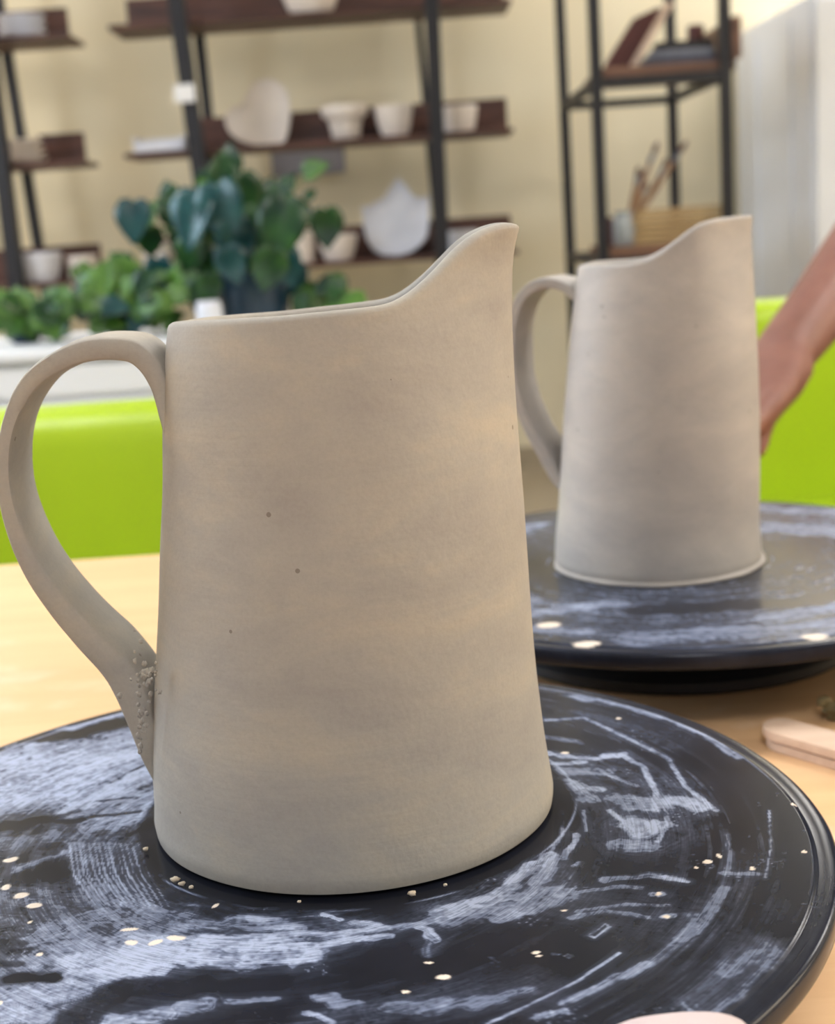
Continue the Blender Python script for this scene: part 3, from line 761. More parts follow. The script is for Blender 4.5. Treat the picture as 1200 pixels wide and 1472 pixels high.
# scraped clay at the joints
rnd = random.Random(5)
cr = MB()
for k in range(60):
    px, py = 205+rnd.gauss(0,9), 975+rnd.gauss(0,22)
    if k > 42: px, py = 203+rnd.gauss(0,3.5), 1048+rnd.gauss(0,14)
    p = at(px, py, J1.y-0.0262-0.004*max(0, (px-205)/20))
    cr.lump(p, rnd.uniform(0.0003,0.0007), k, 0.8, 2, (1,0.7,1.3))
cr.build('clay_scraps', M['clay'], h1)
for k, (px, py, r_) in enumerate(((210,1222,3),(252,1266,4.5),(262,1272,3.5),(275,1277,2.5),(592,1286,4),(640,1274,2),(430,1298,2))):
    p = atz(px, py, 0.0008); MB().lump((p.x,p.y,0.0012), r_*0.00022, k, 0.5, 2, (1.3,1,0.8)).build('foot_flake', M['crumb'], pit1)

pit2, body2 = pitcher(J2, RJ2,
    [(800,808),(800,785),(804,740),(808,680),(812,600),(818,520),(826,440),(830,410),(833,381)],
    [(1097,810),(1093,785),(1090,740),(1091,680),(1091,600),(1089,520),(1086,430),(1082,350),(1081,325),(1084,309)],
    [(825,382),(850,381),(900,379),(930,373),(950,362),(970,347),(985,336),(1000,325),(1015,318),(1040,313),(1065,310),(1086,308)],
    [(825,0),(850,6),(900,7),(930,4),(960,1),(1086,0)],
    0.92, 0.0045, M['clay2'], 'paler smooth clay pitcher with angular spout, on the rear banding wheel', 0.35, 9)
h2 = strap_handle(pit2, M['clay2'], J2, 0.0,
    [(860,450,8),(836,418,14),(812,407,17),(788,411,17),(768,430,16),(757,462,15),(754,505,15),(757,550,15),(767,590,16),(782,625,18),(800,655,20),(818,690,18),(845,730,6)],
    0.030, R(-24), (J2.x, J2.y))
fl = []
for k in range(120):
    a_ = 2*math.pi*k/120; w_ = 0.0006+0.0006*noise.noise(Vector((math.cos(a_)*3, math.sin(a_)*3, 4)))
    c_, s_ = math.cos(a_), math.sin(a_)
    fl.append([Vector((J2.x+(RJ2+q)*c_, J2.y+(RJ2+q)*s_, zz)) for q, zz in ((-0.002,0.0002),(w_,0.0002),(w_*0.6,0.0011),(-0.002,0.0022))])
MB().loft(fl, wrap=True).build('foot_slip', M['clay2'], pit2)

# ================================================================== SMALL THINGS ON THE TABLE AND WHEEL
def slat(px0, py0, px1, py1, z0, z1, wid, label):
    a_, b_ = atz(px0, py0, z1), atz(px1, py1, z1)
    d = (b_-a_); d.z = 0; d.normalize(); n_ = Vector((-d.y, d.x, 0))   # a_, b_ lie on the near long edge
    Lh = 0.20; r_ = wid/2
    c0 = a_ + d*r_ + n_*r_; out = []
    for k in range(13):
        t_ = R(90+180*k/12); out.append((c0.x+(d.x*math.cos(t_)+n_.x*math.sin(t_))*r_*(0.8), c0.y+(d.y*math.cos(t_)+n_.y*math.sin(t_))*r_))
    c1 = c0 + d*Lh
    for k in range(13):
        t_ = R(-90+180*k/12); out.append((c1.x+(d.x*math.cos(t_)+n_.x*math.sin(t_))*r_*(0.8), c1.y+(d.y*math.cos(t_)+n_.y*math.sin(t_))*r_))
    o = MB().prism(out, z0, z1, 'Z', 0.0004).build('craft_stick', M['slat'], angle=35)
    return tag(o, label, 'wooden stick', 'stacked slats')
slat(1080, 1060, 1200, 1096, TABLE+0.0002, TABLE+0.0038, 0.019, 'pale round-ended wooden slat lying flat on the table, lower of the pair')
slat(1075, 1045, 1200, 1081, TABLE+0.0048, TABLE+0.0084, 0.019, 'pale round-ended wooden slat stacked on top of the other slat')
mb = MB(); p = atz(1196, 1035, TABLE)
mb.lump((p.x+0.004,p.y,TABLE+0.0045), 0.0055, 4, 0.7, 3, (1.3,1,0.8)).lump((p.x-0.0025,p.y+0.002,TABLE+0.0075), 0.0023, 5, 0.5, 2, (1.4,1,1)).lump((p.x+0.010,p.y+0.004,TABLE+0.006), 0.004, 6, 0.6, 2)
tag(mb.build('clay_crumb', M['twig']), 'small knobbly greenish-brown scrap on the table beyond the wooden slats', 'clay scrap')
mb = MB()
pc = atz(980, 1556, 0.0)
mb.lump((pc.x, pc.y, 0.0055), 0.0185, 12, 0.16, 4, (1.0, 0.62, 0.36))
tag(mb.build('clay_lump', M['pink']), 'pale pink lump on the foreground wheel, cut off by the bottom edge', 'clay lump')

# ================================================================== LIME CHAIRS
def chair(x0, x1, yb, ztop, label, lean=0.06):
    """moulded lime tub chair seen from the front: its back is at depth yb, the seat comes towards us"""
    cx = (x0+x1)/2; t = empty('lime_chair', (cx, yb-0.25, FLOOR), label, 'chair', 'lime green chairs')
    w = (x1-x0)/2; zs = FLOOR+0.44
    def rrect(cx_, cy_, hx, hy, r, z):
        out = []
        for sx, sy, a0 in ((1,1,0),(-1,1,90),(-1,-1,180),(1,-1,270)):
            for k in range(7):
                a_ = R(a0+15*k); out.append(Vector((cx_+sx*(hx-r)+r*math.cos(a_), cy_+sy*(hy-r)+r*math.sin(a_), z)))
        return out
    rings = []
    zb = zs-0.10; H_ = ztop-zb
    prof = [(0,1.0)] + [(k/10, 1.0) for k in range(1, 9)] + [(0.90,0.995),(0.94,0.96),(0.97,0.87),(0.99,0.68),(1.0,0.35)]
    for k, s_ in prof:
        z = zb+H_*k
        rings.append(rrect(cx, yb+0.05+lean*k, w*(1-0.02*k) - 0.055*(1-s_), 0.055*s_+0.004, 0.055*s_, z))
    MB().loft(rings).build('backrest', M['lime'], t)
    rings = []
    for k, s_ in ((0,0.93),(0.08,0.98),(0.3,1.0),(0.75,1.0),(0.92,0.975),(1.0,0.93)):
        rings.append(rrect(cx, yb-0.22, w*0.93*s_, 0.26*s_, 0.07, zs-0.11+0.13*k))
    MB().loft(rings).build('seat', M['lime'], t)
    for sx in (-1, 1):
        for sy in (-1, 1):
            MB().tube([(cx+sx*(w-0.07), yb-0.20+sy*0.19, FLOOR+0.012), (cx+sx*(w-0.10), yb-0.20+sy*0.17, zs-0.10)], [0.010,0.014]).build('leg', M['metal'], t)
    return t
pL = at(140, 597, 1.50)
chair(-0.56, 0.09, 1.50, pL.z, 'lime green chair with wide rounded back, seen through the nearer pitcher handle')
pR = at(1095, 438, 2.20)
chair(0.46, 1.16, 2.20, pR.z, 'lime green chair behind the reaching arm at the right')

# ================================================================== WHITE COUNTER WITH PLANTS
CY0, CY1 = 2.69, 3.19
cz = at(100, 478, CY1).z; CX0, CX1 = -1.75, 0.10
t = empty('white_counter', ((CX0+CX1)/2, (CY0+CY1)/2, FLOOR), 'long white counter holding the green plants', 'counter')
MB().box((CX0,CY0,cz-0.022), (CX1,CY1,cz), 0.004).build('worktop', M['white'], t, smooth=False)
MB().box((CX0+0.02,CY0+0.025,FLOOR), (CX1-0.02,CY1,cz-0.022)).build('body', M['white'], t, smooth=False)
zt = at(100, 574, CY0).z
for k in range(4):
    x = CX0+0.03+k*0.452
    MB().box((x,CY0+0.012,zt+0.006), (x+0.44,CY0+0.0249,cz-0.034), 0.003).build('drawer_front', M['white'], t, smooth=False)
    MB().box((x,CY0+0.012,FLOOR+0.08), (x+0.44,CY0+0.0249,zt-0.006), 0.003).build('door', M['white'], t, smooth=False)

def leaf(bm, base, d, up, L, W, fold=0.25, droop=0.3, pointy=0.5):
    """heart-shaped leaf surface with a folded midrib, given thickness"""
    d = d.normalized(); s_ = d.cross(up).normalized(); n_ = s_.cross(d).normalized()
    rows = [(0.0,0.10),(0.04,0.34),(0.14,0.47),(0.32,0.50),(0.52,0.43),(0.72,0.28),(0.88,0.12),(1.0,0.01)]
    top = []
    for v_, hw in rows:
        r_ = []
        for c_ in (-1,-0.55,0,0.55,1):
            back = -0.10*L*abs(c_) if v_ < 0.05 else 0
            p = base + d*(v_*L+back) + s_*(c_*hw*W) + n_*(fold*abs(c_)*hw*W - droop*L*v_*v_)
            r_.append(p)
        top.append(r_)
    th = 0.0012
    A = [[bm.verts.new(p) for p in r_] for r_ in top]
    B = [[bm.verts.new(p-n_*th) for p in r_] for r_ in top]
    for i in range(len(A)-1):
        for j in range(4):
            bm.faces.new((A[i][j],A[i][j+1],A[i+1][j+1],A[i+1][j])); bm.faces.new((B[i][j],B[i+1][j],B[i+1][j+1],B[i][j+1]))
        bm.faces.new((A[i][0],A[i+1][0],B[i+1][0],B[i][0])); bm.faces.new((A[i][4],B[i][4],B[i+1][4],A[i+1][4]))
    for j in range(4):
        bm.faces.new((A[0][j],B[0][j],B[0][j+1],A[0][j+1])); bm.faces.new((A[-1][j],A[-1][j+1],B[-1][j+1],B[-1][j]))

def plant(name, label, base, pot_r, pot_h, potm, leaves, mats, seed, cat='plant'):
    """leaves: list of (px, py, Y, length m, direction px (dx, dy), material)"""
    rn = random.Random(seed)
    t = empty(name, tuple(base), label, cat)
    MB().lathe([(0.0,0),(pot_r*0.74,0),(pot_r*0.80,0.004),(pot_r*0.97,pot_h*0.85),(pot_r*1.04,pot_h*0.87),(pot_r*1.04,pot_h),(pot_r*0.94,pot_h),(pot_r*0.9,pot_h*0.88),(0.0,pot_h*0.88)], tuple(base), 40).build('pot', potm, t, angle=40)
    MB().lump((base.x, base.y, base.z+pot_h*0.86), pot_r*0.85, seed, 0.1, 2, (1,1,0.12)).build('soil', M['soil'], t)
    groups = {}
    st = MB()
    root = Vector((base.x, base.y, base.z+pot_h*0.9))
    for i, (px, py, Y, L_, ang, mt) in enumerate(leaves):
        c_ = at(px, py, Y)
        c_.z = max(c_.z, base.z + L_*0.45 + 0.004)
        a_ = R(ang); d = Vector((math.cos(a_), rn.uniform(-0.35,0.35), math.sin(a_)))
        up = Vector((rn.uniform(-0.35,0.35), -1.0, rn.uniform(0.1,0.7)))
        b0 = c_ - d.normalized()*L_*0.5
        if mt not in groups: groups[mt] = bmesh.new()
        leaf(groups[mt], b0, d, up, L_, L_*rn.uniform(0.78,0.95), rn.uniform(0.1,0.4), rn.uniform(0.05,0.35))
        mid = (root+b0)/2 + Vector((0, 0, 0.35*(b0-root).length*0.4))
        r1 = root + Vector((rn.uniform(-.4,.4)*pot_r, rn.uniform(-.4,.4)*pot_r, 0))
        st.tube([r1, mid, b0], [0.0022,0.0018,0.0012], 6)
    st.build('stems', M['stem'], t)
    for mt, bm in groups.items():
        bmesh.ops.recalc_face_normals(bm, faces=bm.faces[:])
        me = bpy.data.meshes.new('foliage'); bm.to_mesh(me); bm.free()
        link('foliage', me, M[mt], t)
    return t

PY = 2.97
rn = random.Random(21)
big = [  # big pothos, read from the photograph: position, depth, leaf length, pointing angle
 (192,322,PY-.05,.088,265,'leaf_teal'),(275,320,PY-.12,.115,250,'leaf_teal'),(262,335,PY,.09,235,'leaf_dark'),(320,310,PY-.14,.12,275,'leaf_teal'),
 (320,245,PY,.085,85,'leaf_dark'),(345,262,PY+.03,.075,60,'leaf_bright'),(300,275,PY-.05,.07,110,'leaf_bright'),(385,275,PY,.07,70,'leaf_dark'),(410,265,PY+.03,.06,60,'leaf_dark'),
 (403,335,PY-.14,.13,255,'leaf_dark'),(352,290,PY-.05,.10,280,'leaf_dark'),(370,330,PY-.08,.09,265,'leaf_dark'),(345,345,PY-.12,.095,300,'leaf_teal'),
 (270,370,PY-.06,.08,240,'leaf_dark'),(300,390,PY-.06,.085,260,'leaf_dark'),(335,385,PY-.14,.08,280,'leaf_teal'),(385,392,PY-.14,.09,250,'leaf_dark'),(412,385,PY-.1,.085,285,'leaf_teal'),
 (238,300,PY-.02,.06,120,'leaf_dark'),(215,305,PY-.05,.055,60,'leaf_bright'),(240,272,PY,.045,95,'leaf_dark'),(455,242,PY,.055,25,'leaf_bright'),(447,278,PY,.03,45,'leaf_dark'),
 (438,308,PY,.05,320,'leaf_dark'),(470,332,PY-.05,.085,270,'leaf_dark'),(232,400,PY-.05,.08,275,'leaf_teal'),(215,350,PY-.02,.07,265,'leaf_dark'),(300,420,PY-.1,.07,265,'leaf_dark'),
 (330,225,PY+.02,.06,95,'leaf_dark'),(360,300,PY+.03,.09,80,'leaf_dark'),(290,300,PY+.04,.10,100,'leaf_dark'),(325,340,PY+.02,.11,270,'leaf_dark'),(385,310,PY+.04,.10,300,'leaf_dark'),
 (262,400,PY-.02,.075,230,'leaf_bright'),(285,430,PY-.06,.07,250,'leaf_dark'),(420,300,PY,.06,330,'leaf_dark'),(400,285,PY+.02,.07,90,'leaf_dark')]
for k in range(26):
    big.append((rn.gauss(335,52), rn.gauss(335,42), PY+rn.uniform(-.06,.12), rn.uniform(.055,.09), rn.uniform(200,340), rn.choice(['leaf_dark','leaf_dark','leaf_dark','leaf_teal'])))
base = at(368, 462, PY); base.z = cz
plant('potted_pothos', 'large dark green pothos with broad leaves in a dark pot on the white counter', base, 0.085, 0.115, M['pot'], big, None, 3)

lowA = []
for k in range(46):
    lowA.append((rn.uniform(115,250), rn.uniform(395,476), 2.90+rn.uniform(-.12,.1), rn.uniform(.035,.06), rn.uniform(150,390), rn.choice(['leaf_bright','leaf_bright','leaf_dark','leaf_teal','leaf_bright'])))
for x_, y_ in ((150,395),(175,385),(190,400),(160,415),(135,420),(205,430)): lowA.append((x_, y_, 2.85, .075, rn.uniform(60,130), 'leaf_bright'))
base = atz(175, 480, cz); base = at(178, 470, 2.93); base.z = cz
plant('trailing_ivy', 'bushy mid-green leafy plant low on the counter, left of the dark pot', base, 0.04, 0.03, M['pot'], lowA, None, 4)
lowB = []
for k in range(44):
    lowB.append((rn.uniform(-25,105), rn.uniform(430,478), 2.88+rn.uniform(-.12,.1), rn.uniform(.035,.06), rn.uniform(150,390), rn.choice(['leaf_bright','leaf_bright','leaf_dark','leaf_bright'])))
lowB += [(20,425,2.85,.05,90,'leaf_bright'),(12,440,2.82,.06,200,'leaf_bright'),(75,440,2.85,.065,30,'leaf_bright'),(85,455,2.82,.06,300,'leaf_dark')]
base = at(35, 470, 2.93); base.z = cz
plant('trailing_ivy', 'bright green low plant at the left end of the counter, by the photo edge', base, 0.035, 0.025, M['pot'], lowB, None, 6)
lowC = []
for k in range(22):
    lowC.append((rn.uniform(420,520), rn.uniform(412,452), 2.95+rn.uniform(-.1,.1), rn.uniform(.035,.055), rn.uniform(150,390), rn.choice(['leaf_bright','leaf_dark'])))
base = at(470, 460, 2.96); base.z = cz
plant('trailing_ivy', 'small leafy sprigs right of the dark pot, above the pitcher rim', base, 0.035, 0.03, M['pot'], lowC, None, 7)
p = at(300, 445, 2.82); p.z = cz
tag(MB().lathe([(0.0,0),(0.022,0),(0.026,0.006),(0.026,0.055),(0.022,0.066),(0.020,0.062),(0.0,0.060)], tuple(p), 24).build('white_cup', M['glaze_cool']), 'small white cup among the leaves beside the dark plant pot', 'cup')

# ================================================================== LADDER SHELVES
def shelf_unit(name, label, posts, shelves, tagbox=None):
    x_ = sum(p[0].x for p in posts)/len(posts)
    t = empty(name, (x_, 4.9, FLOOR), label, 'shelf unit')
    for a_, b_, w in posts:
        d = (b_-a_)
        lo = a_ + d*((FLOOR+0.02-a_.z)/d.z); hi = a_ + d*((1.35-a_.z)/d.z)
        MB().bar(lo, hi, w, w*0.8, 0.003).build('post', M['metal'], t, smooth=False)
    for x0, x1, z, bx0, bx1, hb in shelves:
        s_ = MB().box((x0,4.72,z-0.016), (x1,4.98,z), 0.003).build('shelf_board', M['shelf_wood'], t, smooth=False)
        MB().box((bx0,4.965,z), (bx1,4.985,z+hb), 0.003).build('back_lip', M['shelf_wood'], s_, smooth=False)
    return t
# heights and ends of the boards, metres
def Xat(px, py, Y): return at(px, py, Y).x
YF, YB = 4.72, 4.98
def board(pxl, pyl, pxr, pyr, bl, br, hb):
    z = (at(pxl, pyl, YF).z+at(pxr, pyr, YF).z)/2
    return (Xat(pxl, pyl, YF), Xat(pxr, pyr, YF), z, Xat(bl, pyl, YB), Xat(br, pyr, YB), hb)
Bs = [board(155,38,735,-5,185,722,0.115), board(178,224,738,180,288,729,0.115), board(205,398,745,355,225,735,0.115)]
sB = shelf_unit('ladder_shelf', 'black metal and dark wood wall shelf holding the heart and leaf dishes', [
    (at(253,0,4.70), at(286,235,4.70), 0.062), (at(620,0,4.70), at(634,330,4.70), 0.058),
    (at(283,20,5.02), at(308,250,5.02), 0.042), (at(600,20,5.12), at(628,330,5.12), 0.030)], Bs)
p = at(265, 134, 4.655)
MB().box((p.x-0.033,4.652,p.z-0.028), (p.x+0.033,4.660,p.z+0.028), 0.002).build('paper_tag', M['paper'], sB, smooth=False)
As = [board(-60,56,96,47,-60,100,0.115), board(-60,240,118,230,62,125,0.105), board(-60,412,146,402,-60,150,0.115)]
sA = shelf_unit('ladder_shelf', 'dark ladder shelf cut off by the left edge of the photo', [
    (at(-18,60,4.70), at(28,440,4.70), 0.060), (at(5,45,5.02), at(58,370,5.02), 0.042), (at(-170,60,5.02), at(-120,440,5.02), 0.042), (at(-200,60,4.70), at(-160,440,4.70), 0.060)], As)

def rest(px, Y, z): q = at(px, 200, Y); return Vector((q.x, Y, z))
def foot(px, board_, Y=4.84):
    z = board_[2]; q = at(px, 300, Y)
    for _ in range(4):
        pp = project((q.x, Y, z)); q.x += (px-pp[0])*Y/F_PX
    return Vector((q.x, Y, z))
def bowl(c, r, h, foot_r, label, m='glaze', cat='bowl', flare=0.0, group='white pots on the shelves'):
    prof = [(0,0),(foot_r,0),(foot_r*1.02,h*0.06)]
    for k in range(1, 9):
        u = k/8; prof.append((foot_r+(r-foot_r)*(u**(0.6 if not flare else 1.2)), h*(0.06+0.94*u)))
    if flare: prof[-2] = (r*0.96, h*0.80); prof[-3] = (r*0.82, h*0.72); prof[-1] = (r, h)
    prof += [(r-0.004,h+0.001),(r-0.008,h*0.97)]
    for k in range(7, 0, -1):
        u = k/8; prof.append((max(0.003, foot_r+(r-foot_r)*(u**(0.6 if not flare else 1.2))-0.008), h*(0.10+0.90*u)))
    prof.append((0.0, h*0.12))
    if flare: prof = [(0,0),(foot_r,0),(foot_r*1.1,h*0.3),(foot_r*1.28,h*0.62),(r*0.97,h*0.70),(r,h*0.80),(r,h*0.97),(r-0.006,h),(r-0.012,h*0.9),(foot_r*1.0,h*0.5),(foot_r*0.8,h*0.1),(0,h*0.1)]
    o = MB().lathe(prof, tuple(c), 40).build('bowl' if cat == 'bowl' else 'cup', M[m])
    return tag(o, label, cat, group)
px2m = lambda p: p*4.84/F_PX
b2 = Bs[1]; b3 = Bs[2]; b1 = Bs[0]
bowl(foot(498,b2), px2m(32), px2m(48), px2m(19), 'white bowl with wide collared rim, right of the heart dish', flare=1)
bowl(foot(568,b2), px2m(27), px2m(42), px2m(17), 'small round white cup between the collared bowl and the black post', cat='cup')
bowl(foot(660,b2), px2m(27), px2m(36), px2m(20), 'small white bowl right of the black post, on the middle shelf')
bowl(foot(487,b3), px2m(29), px2m(36), px2m(18), 'white bowl left of the leaf dish, on the lower shelf')
bowl(foot(433,b3), px2m(20), px2m(44), px2m(18), 'white cup left of the lower shelf bowl, partly behind plant leaves', cat='cup')
bowl(foot(230,b3), px2m(24), px2m(40), px2m(18), 'white cup glimpsed through the pothos leaves at the left end of the lower shelf', cat='cup')
bowl(foot(662,b3), px2m(26), px2m(30), px2m(18), 'white bowl just above the nearer pitcher spout, right of the post', 'glaze_cool')
bowl(foot(448,b1,4.80), px2m(40), px2m(34), px2m(26), 'white bowl on the top shelf, its base just in the frame')
# flat tray
c = foot(234, b2, 4.80)
tray = MB().box((c.x-0.085,4.735,c.z), (c.x+0.085,4.87,c.z+0.030), 0.008, 3).box((c.x-0.085,4.735,c.z+0.030), (c.x-0.075,4.87,c.z+0.05), 0.003).box((c.x+0.075,4.735,c.z+0.030), (c.x+0.085,4.87,c.z+0.05), 0.003).box((c.x-0.085,4.86,c.z+0.030), (c.x+0.085,4.87,c.z+0.05), 0.003)
tag(tray.build('shallow_dish', M['glaze_cool'], smooth=False), 'low white rectangular dish left of the tagged black post', 'dish')
# heart dish, leaning against the lip
def flat_dish(name, pts_px, board_, label, cx, m):
    """outline read on the plane the dish stands in, 14 mm thick with a raised edge"""
    Y = 4.90; out = [(at(x,y,Y).x, at(x,y,Y).z) for x, y in pts_px]
    zmin = min(p[1] for p in out); dz = board_[2]+0.001-zmin
    out = [(x, z+dz) for x, z in out]
    cxm = sum(p[0] for p in out)/len(out); czm = sum(p[1] for p in out)/len(out)
    f = lambda k, y: [Vector((cxm+(x-cxm)*k, y, czm+(z-czm)*k)) for x, z in out]
    o = MB().loft([f(0.90,Y+0.010), f(0.97,Y+0.004), f(1.0,Y-0.008), f(0.985,Y-0.016), f(0.93,Y-0.010), f(0.80,Y-0.002), f(0.4,Y), f(0.05,Y)]).build(name, M[m])
    return tag(o, label, 'dish')
def smooth_outline(p, n=6):
    q = []
    N = len(p)
    for i in range(N):
        a_, b_, c_, d_ = p[i-1], p[i], p[(i+1)%N], p[(i+2)%N]
        for s_ in range(n):
            u = s_/n
            q.append(tuple(0.5*((2*b_[k])+(-a_[k]+c_[k])*u+(2*a_[k]-5*b_[k]+4*c_[k]-d_[k])*u*u+(-a_[k]+3*b_[k]-3*c_[k]+d_[k])*u**3) for k in (0,1)))
    return q
flat_dish('heart_dish', smooth_outline([(352,120),(366,103),(388,98),(408,110),(416,135),(415,165),(408,188),(392,195),(365,193),(340,185),(326,170),(323,152),(333,138),(347,134)]), b2, 'tilted white heart-shaped dish leaning on the middle shelf', 0, 'glaze')
flat_dish('leaf_dish', [(572,259),(583,270),(592,283),(603,289),(616,285),(617,300),(617,325),(614,345),(604,358),(590,367),(572,372),(550,371),(537,364),(528,350),(523,330),(521,300),(530,301),(540,295),(550,290),(558,278)], b3, 'white maple-leaf-shaped dish leaning on the lower shelf beside the post', 0, 'glaze_cool')
# left unit
a1, a2, a3 = As
for k in range(4):
    c = foot(34, a2); c.z += 0.0005+k*0.0205
    o = MB().lathe([(0,0),(0.045,0),(0.055,0.004),(px2m(34)-0.004*k,0.016),(px2m(34)-0.004*k,0.020),(0.06,0.010),(0,0.008)], tuple(c), 40).build('plate', M['glaze'])
    tag(o, ['lowest','second lowest','second from top','topmost'][k] + ' cream plate of the stack on the left shelf', 'plate', 'stacked cream plates')
for k in range(3):
    c = foot(34, a1); c.z += 0.0005+k*0.0255
    o = MB().lathe([(0,0),(0.05,0),(0.06,0.004),(px2m(32),0.021),(px2m(32),0.025),(0.065,0.012),(0,0.010)], tuple(c), 40).build('plate', M['glaze_cool'])
    tag(o, ['bottom','middle','top'][k] + ' white plate of the pile on the top left shelf', 'plate', 'white plates on top left shelf')
bowl(foot(60,a3,4.80), px2m(32), px2m(40), px2m(22), 'wide cool-white bowl on the lowest left shelf', 'glaze_cool')
bowl(foot(120,a3,4.86), px2m(22), px2m(32), px2m(20), 'small beige-white cup right of the wide bowl on the left shelf', cat='cup')
# grey card on the wall
p0, p1 = at(392,255,5.24), at(494,212,5.24)
tag(MB().box((p0.x,5.238,p0.z), (p1.x,5.2495,p1.z), 0.002).build('wall_card', M['greycard'], smooth=False), 'plain grey card on the wall under the middle shelf', 'card')

# ================================================================== OPEN RACK ON THE RIGHT
RF, RB = 4.10, 4.88
t = empty('storage_rack', (at(950,200,4.5).x, 4.5, FLOOR), 'black open metal rack with brown wooden shelves at the right', 'rack')
xl, xr = at(858,150,RF).x, at(1043,150,RF).x
for x, y in ((xl,RF),(xr,RF),(xl,RB),(xr,RB)):
    MB().box((x-0.016,y-0.016,FLOOR), (x+0.016,y+0.016,1.40), 0.002).build('post', M['metal'], t, smooth=False)
zU, zL = at(950,114,RF).z, at(950,372,RF).z
for z in (zU, zL):
    fr = MB()
    fr.box((xl+0.0165,RF-0.012,z-0.013), (xr-0.0165,RF+0.012,z+0.013)).box((xl+0.0165,RB-0.012,z-0.013), (xr-0.0165,RB+0.012,z+0.013)).box((xl-0.012,RF+0.0165,z-0.013), (xl+0.012,RB-0.0165,z+0.013)).box((xr-0.012,RF+0.0165,z-0.013), (xr+0.012,RB-0.0165,z+0.013))
    fr.build('frame_bar', M['metal'], t, smooth=False)
    MB().box((xl+0.018,RF-0.005,z+0.0135), (xr+0.03,RF+0.40,z+0.042), 0.003).build('shelf_board', M['rack_wood'], t, smooth=False)
MB().box((xr+0.018,RF-0.03,zU+0.0425), (xr+0.042,RF+0.36,zU+0.155), 0.004).build('end_board', M['rack_wood'], t, smooth=False)
s0 = zU+0.043; s1 = zL+0.043
# slanted maroon box and pale ruler leaning, trays
def quad_solid(name, px, Y, d, m, label, cat, zmin):
    out = [(at(x,y,Y).x, at(x,y,Y).z) for x, y in px]
    dz = zmin+0.0005-min(p[1] for p in out); out = [(x, z+dz) for x, z in out]
    return tag(MB().prism(out, Y, Y+d, 'Y', 0.002).build(name, m, smooth=False), label, cat)
quad_solid('leaning_board', [(872,104),(872,90),(912,26),(946,10),(956,14),(905,98)], 4.26, 0.05, M['book'], 'maroon board leaning steeply on the upper shelf of the right rack', 'board', s0)
quad_solid('pale_ruler', [(902,94),(912,94),(968,0),(958,-4)], 4.22, 0.006, M['slat'], 'pale strip leaning against the maroon board on the rack', 'ruler', s0)
for k, (x0, x1, h, mm, lb) in enumerate(((925,1030,0.020,'tray','dark slate tray lowest in the pile on the upper rack shelf'),(935,1028,0.018,'steel','grey metal tray in the middle of the pile on the upper rack shelf'),(945,1025,0.022,'metal','black tray at the top of the pile on the upper rack shelf'))):
    z = s0+0.0005+sum((0.020,0.018,0.022)[:k])+0.0005*k
    X0, X1 = at(x0,70,4.13).x, at(x1,70,4.13).x
    o = MB().box((X0,4.13,z), (X1,4.21,z+h*0.45), 0.002).box((X0,4.13,z+h*0.3), (X0+0.006,4.21,z+h), 0.001).box((X1-0.006,4.13,z+h*0.3), (X1,4.21,z+h), 0.001).box((X0,4.13,z+h*0.3), (X1,4.136,z+h), 0.001).box((X0,4.204,z+h*0.3), (X1,4.21,z+h), 0.001).build('tray', M[mm], smooth=False)
    tag(o, lb, 'tray')
p = at(1000, 60, 4.17)
tag(MB().lathe([(0,0),(0.022,0),(0.024,0.004),(0.024,0.038),(0.020,0.042),(0,0.042)], (p.x,4.17,s0+0.063), 24).build('small_jar', M['book']), 'small dark red jar standing on the pile of trays', 'jar')
# ply boards stack
zz = s1+0.0005; rn = random.Random(4)
names = ['lowest', 'second lowest', 'third from the bottom', 'third from the top', 'second from the top', 'topmost']
for k in range(6):
    h = 0.014; X0 = at(912,340,4.13).x + rn.uniform(-.006,.008); X1 = at(1046,320,4.13).x + rn.uniform(-.012,.002)
    o = MB().box((X0,4.13+rn.uniform(0,.01),zz), (X1,4.34,zz+h), 0.0015).build('wooden_board', M['ply'], smooth=False)
    tag(o, names[k]+' thin wooden board of the stack on the lower rack shelf', 'board', 'stacked boards on the rack'); zz += h+0.003
# jar of brushes
jp = at(898, 350, 4.16); jx = jp.x
jr = MB().lathe([(0,0),(0.030,0),(0.033,0.004),(0.033,0.070),(0.028,0.080),(0.028,0.092),(0.030,0.093),(0.030,0.100),(0.026,0.100),(0.025,0.08),(0.029,0.07),(0.029,0.008),(0,0.006)], (jx,4.16,s1), 32).build('glass_jar', M['jar'])
tag(jr, 'glass jar holding the brushes on the lower rack shelf', 'jar')
tips = [(945,205),(987,203),(938,222),(925,246),(918,240),(960,228),(930,262)]
for k, (tx, ty) in enumerate(tips):
    tip = at(tx, ty, 4.17+0.008*(k-3)); bs = Vector((jx-0.012+0.003*k, 4.16+0.004*(k-3), s1+0.012))
    d = tip-bs
    top = bs + d
    br = empty('paintbrush', tuple(bs), ['brush with the blunt tip standing highest left of the others','longest brush leaning farthest right in the jar','short brown brush beside the blunt one','thin brush at the left of the bundle','leftmost thin brush in the jar','pale handled brush in the middle right of the bundle','shortest brush in the jar'][k]+', in the rack jar', 'brush', 'brushes in the glass jar')
    MB().tube([bs, bs+d*0.5, bs+d*0.80], [0.004,0.0062,0.005], 10).build('handle', M['brush'], br)
    MB().tube([bs+d*0.80, bs+d*0.90], [0.0058,0.006], 10).build('ferrule', M['steel'], br)
    MB().tube([bs+d*0.90, bs+d*0.96, top], [0.0066,0.008,0.003], 10).build('bristles', M['book'], br)
p = at(874, 345, 4.20)
tag(MB().box((p.x-0.018,4.17,s1+0.0005), (p.x+0.014,4.23,s1+0.085), 0.004).build('small_box', M['book'], smooth=False), 'small dark red box between the rack post and the brush jar', 'box')

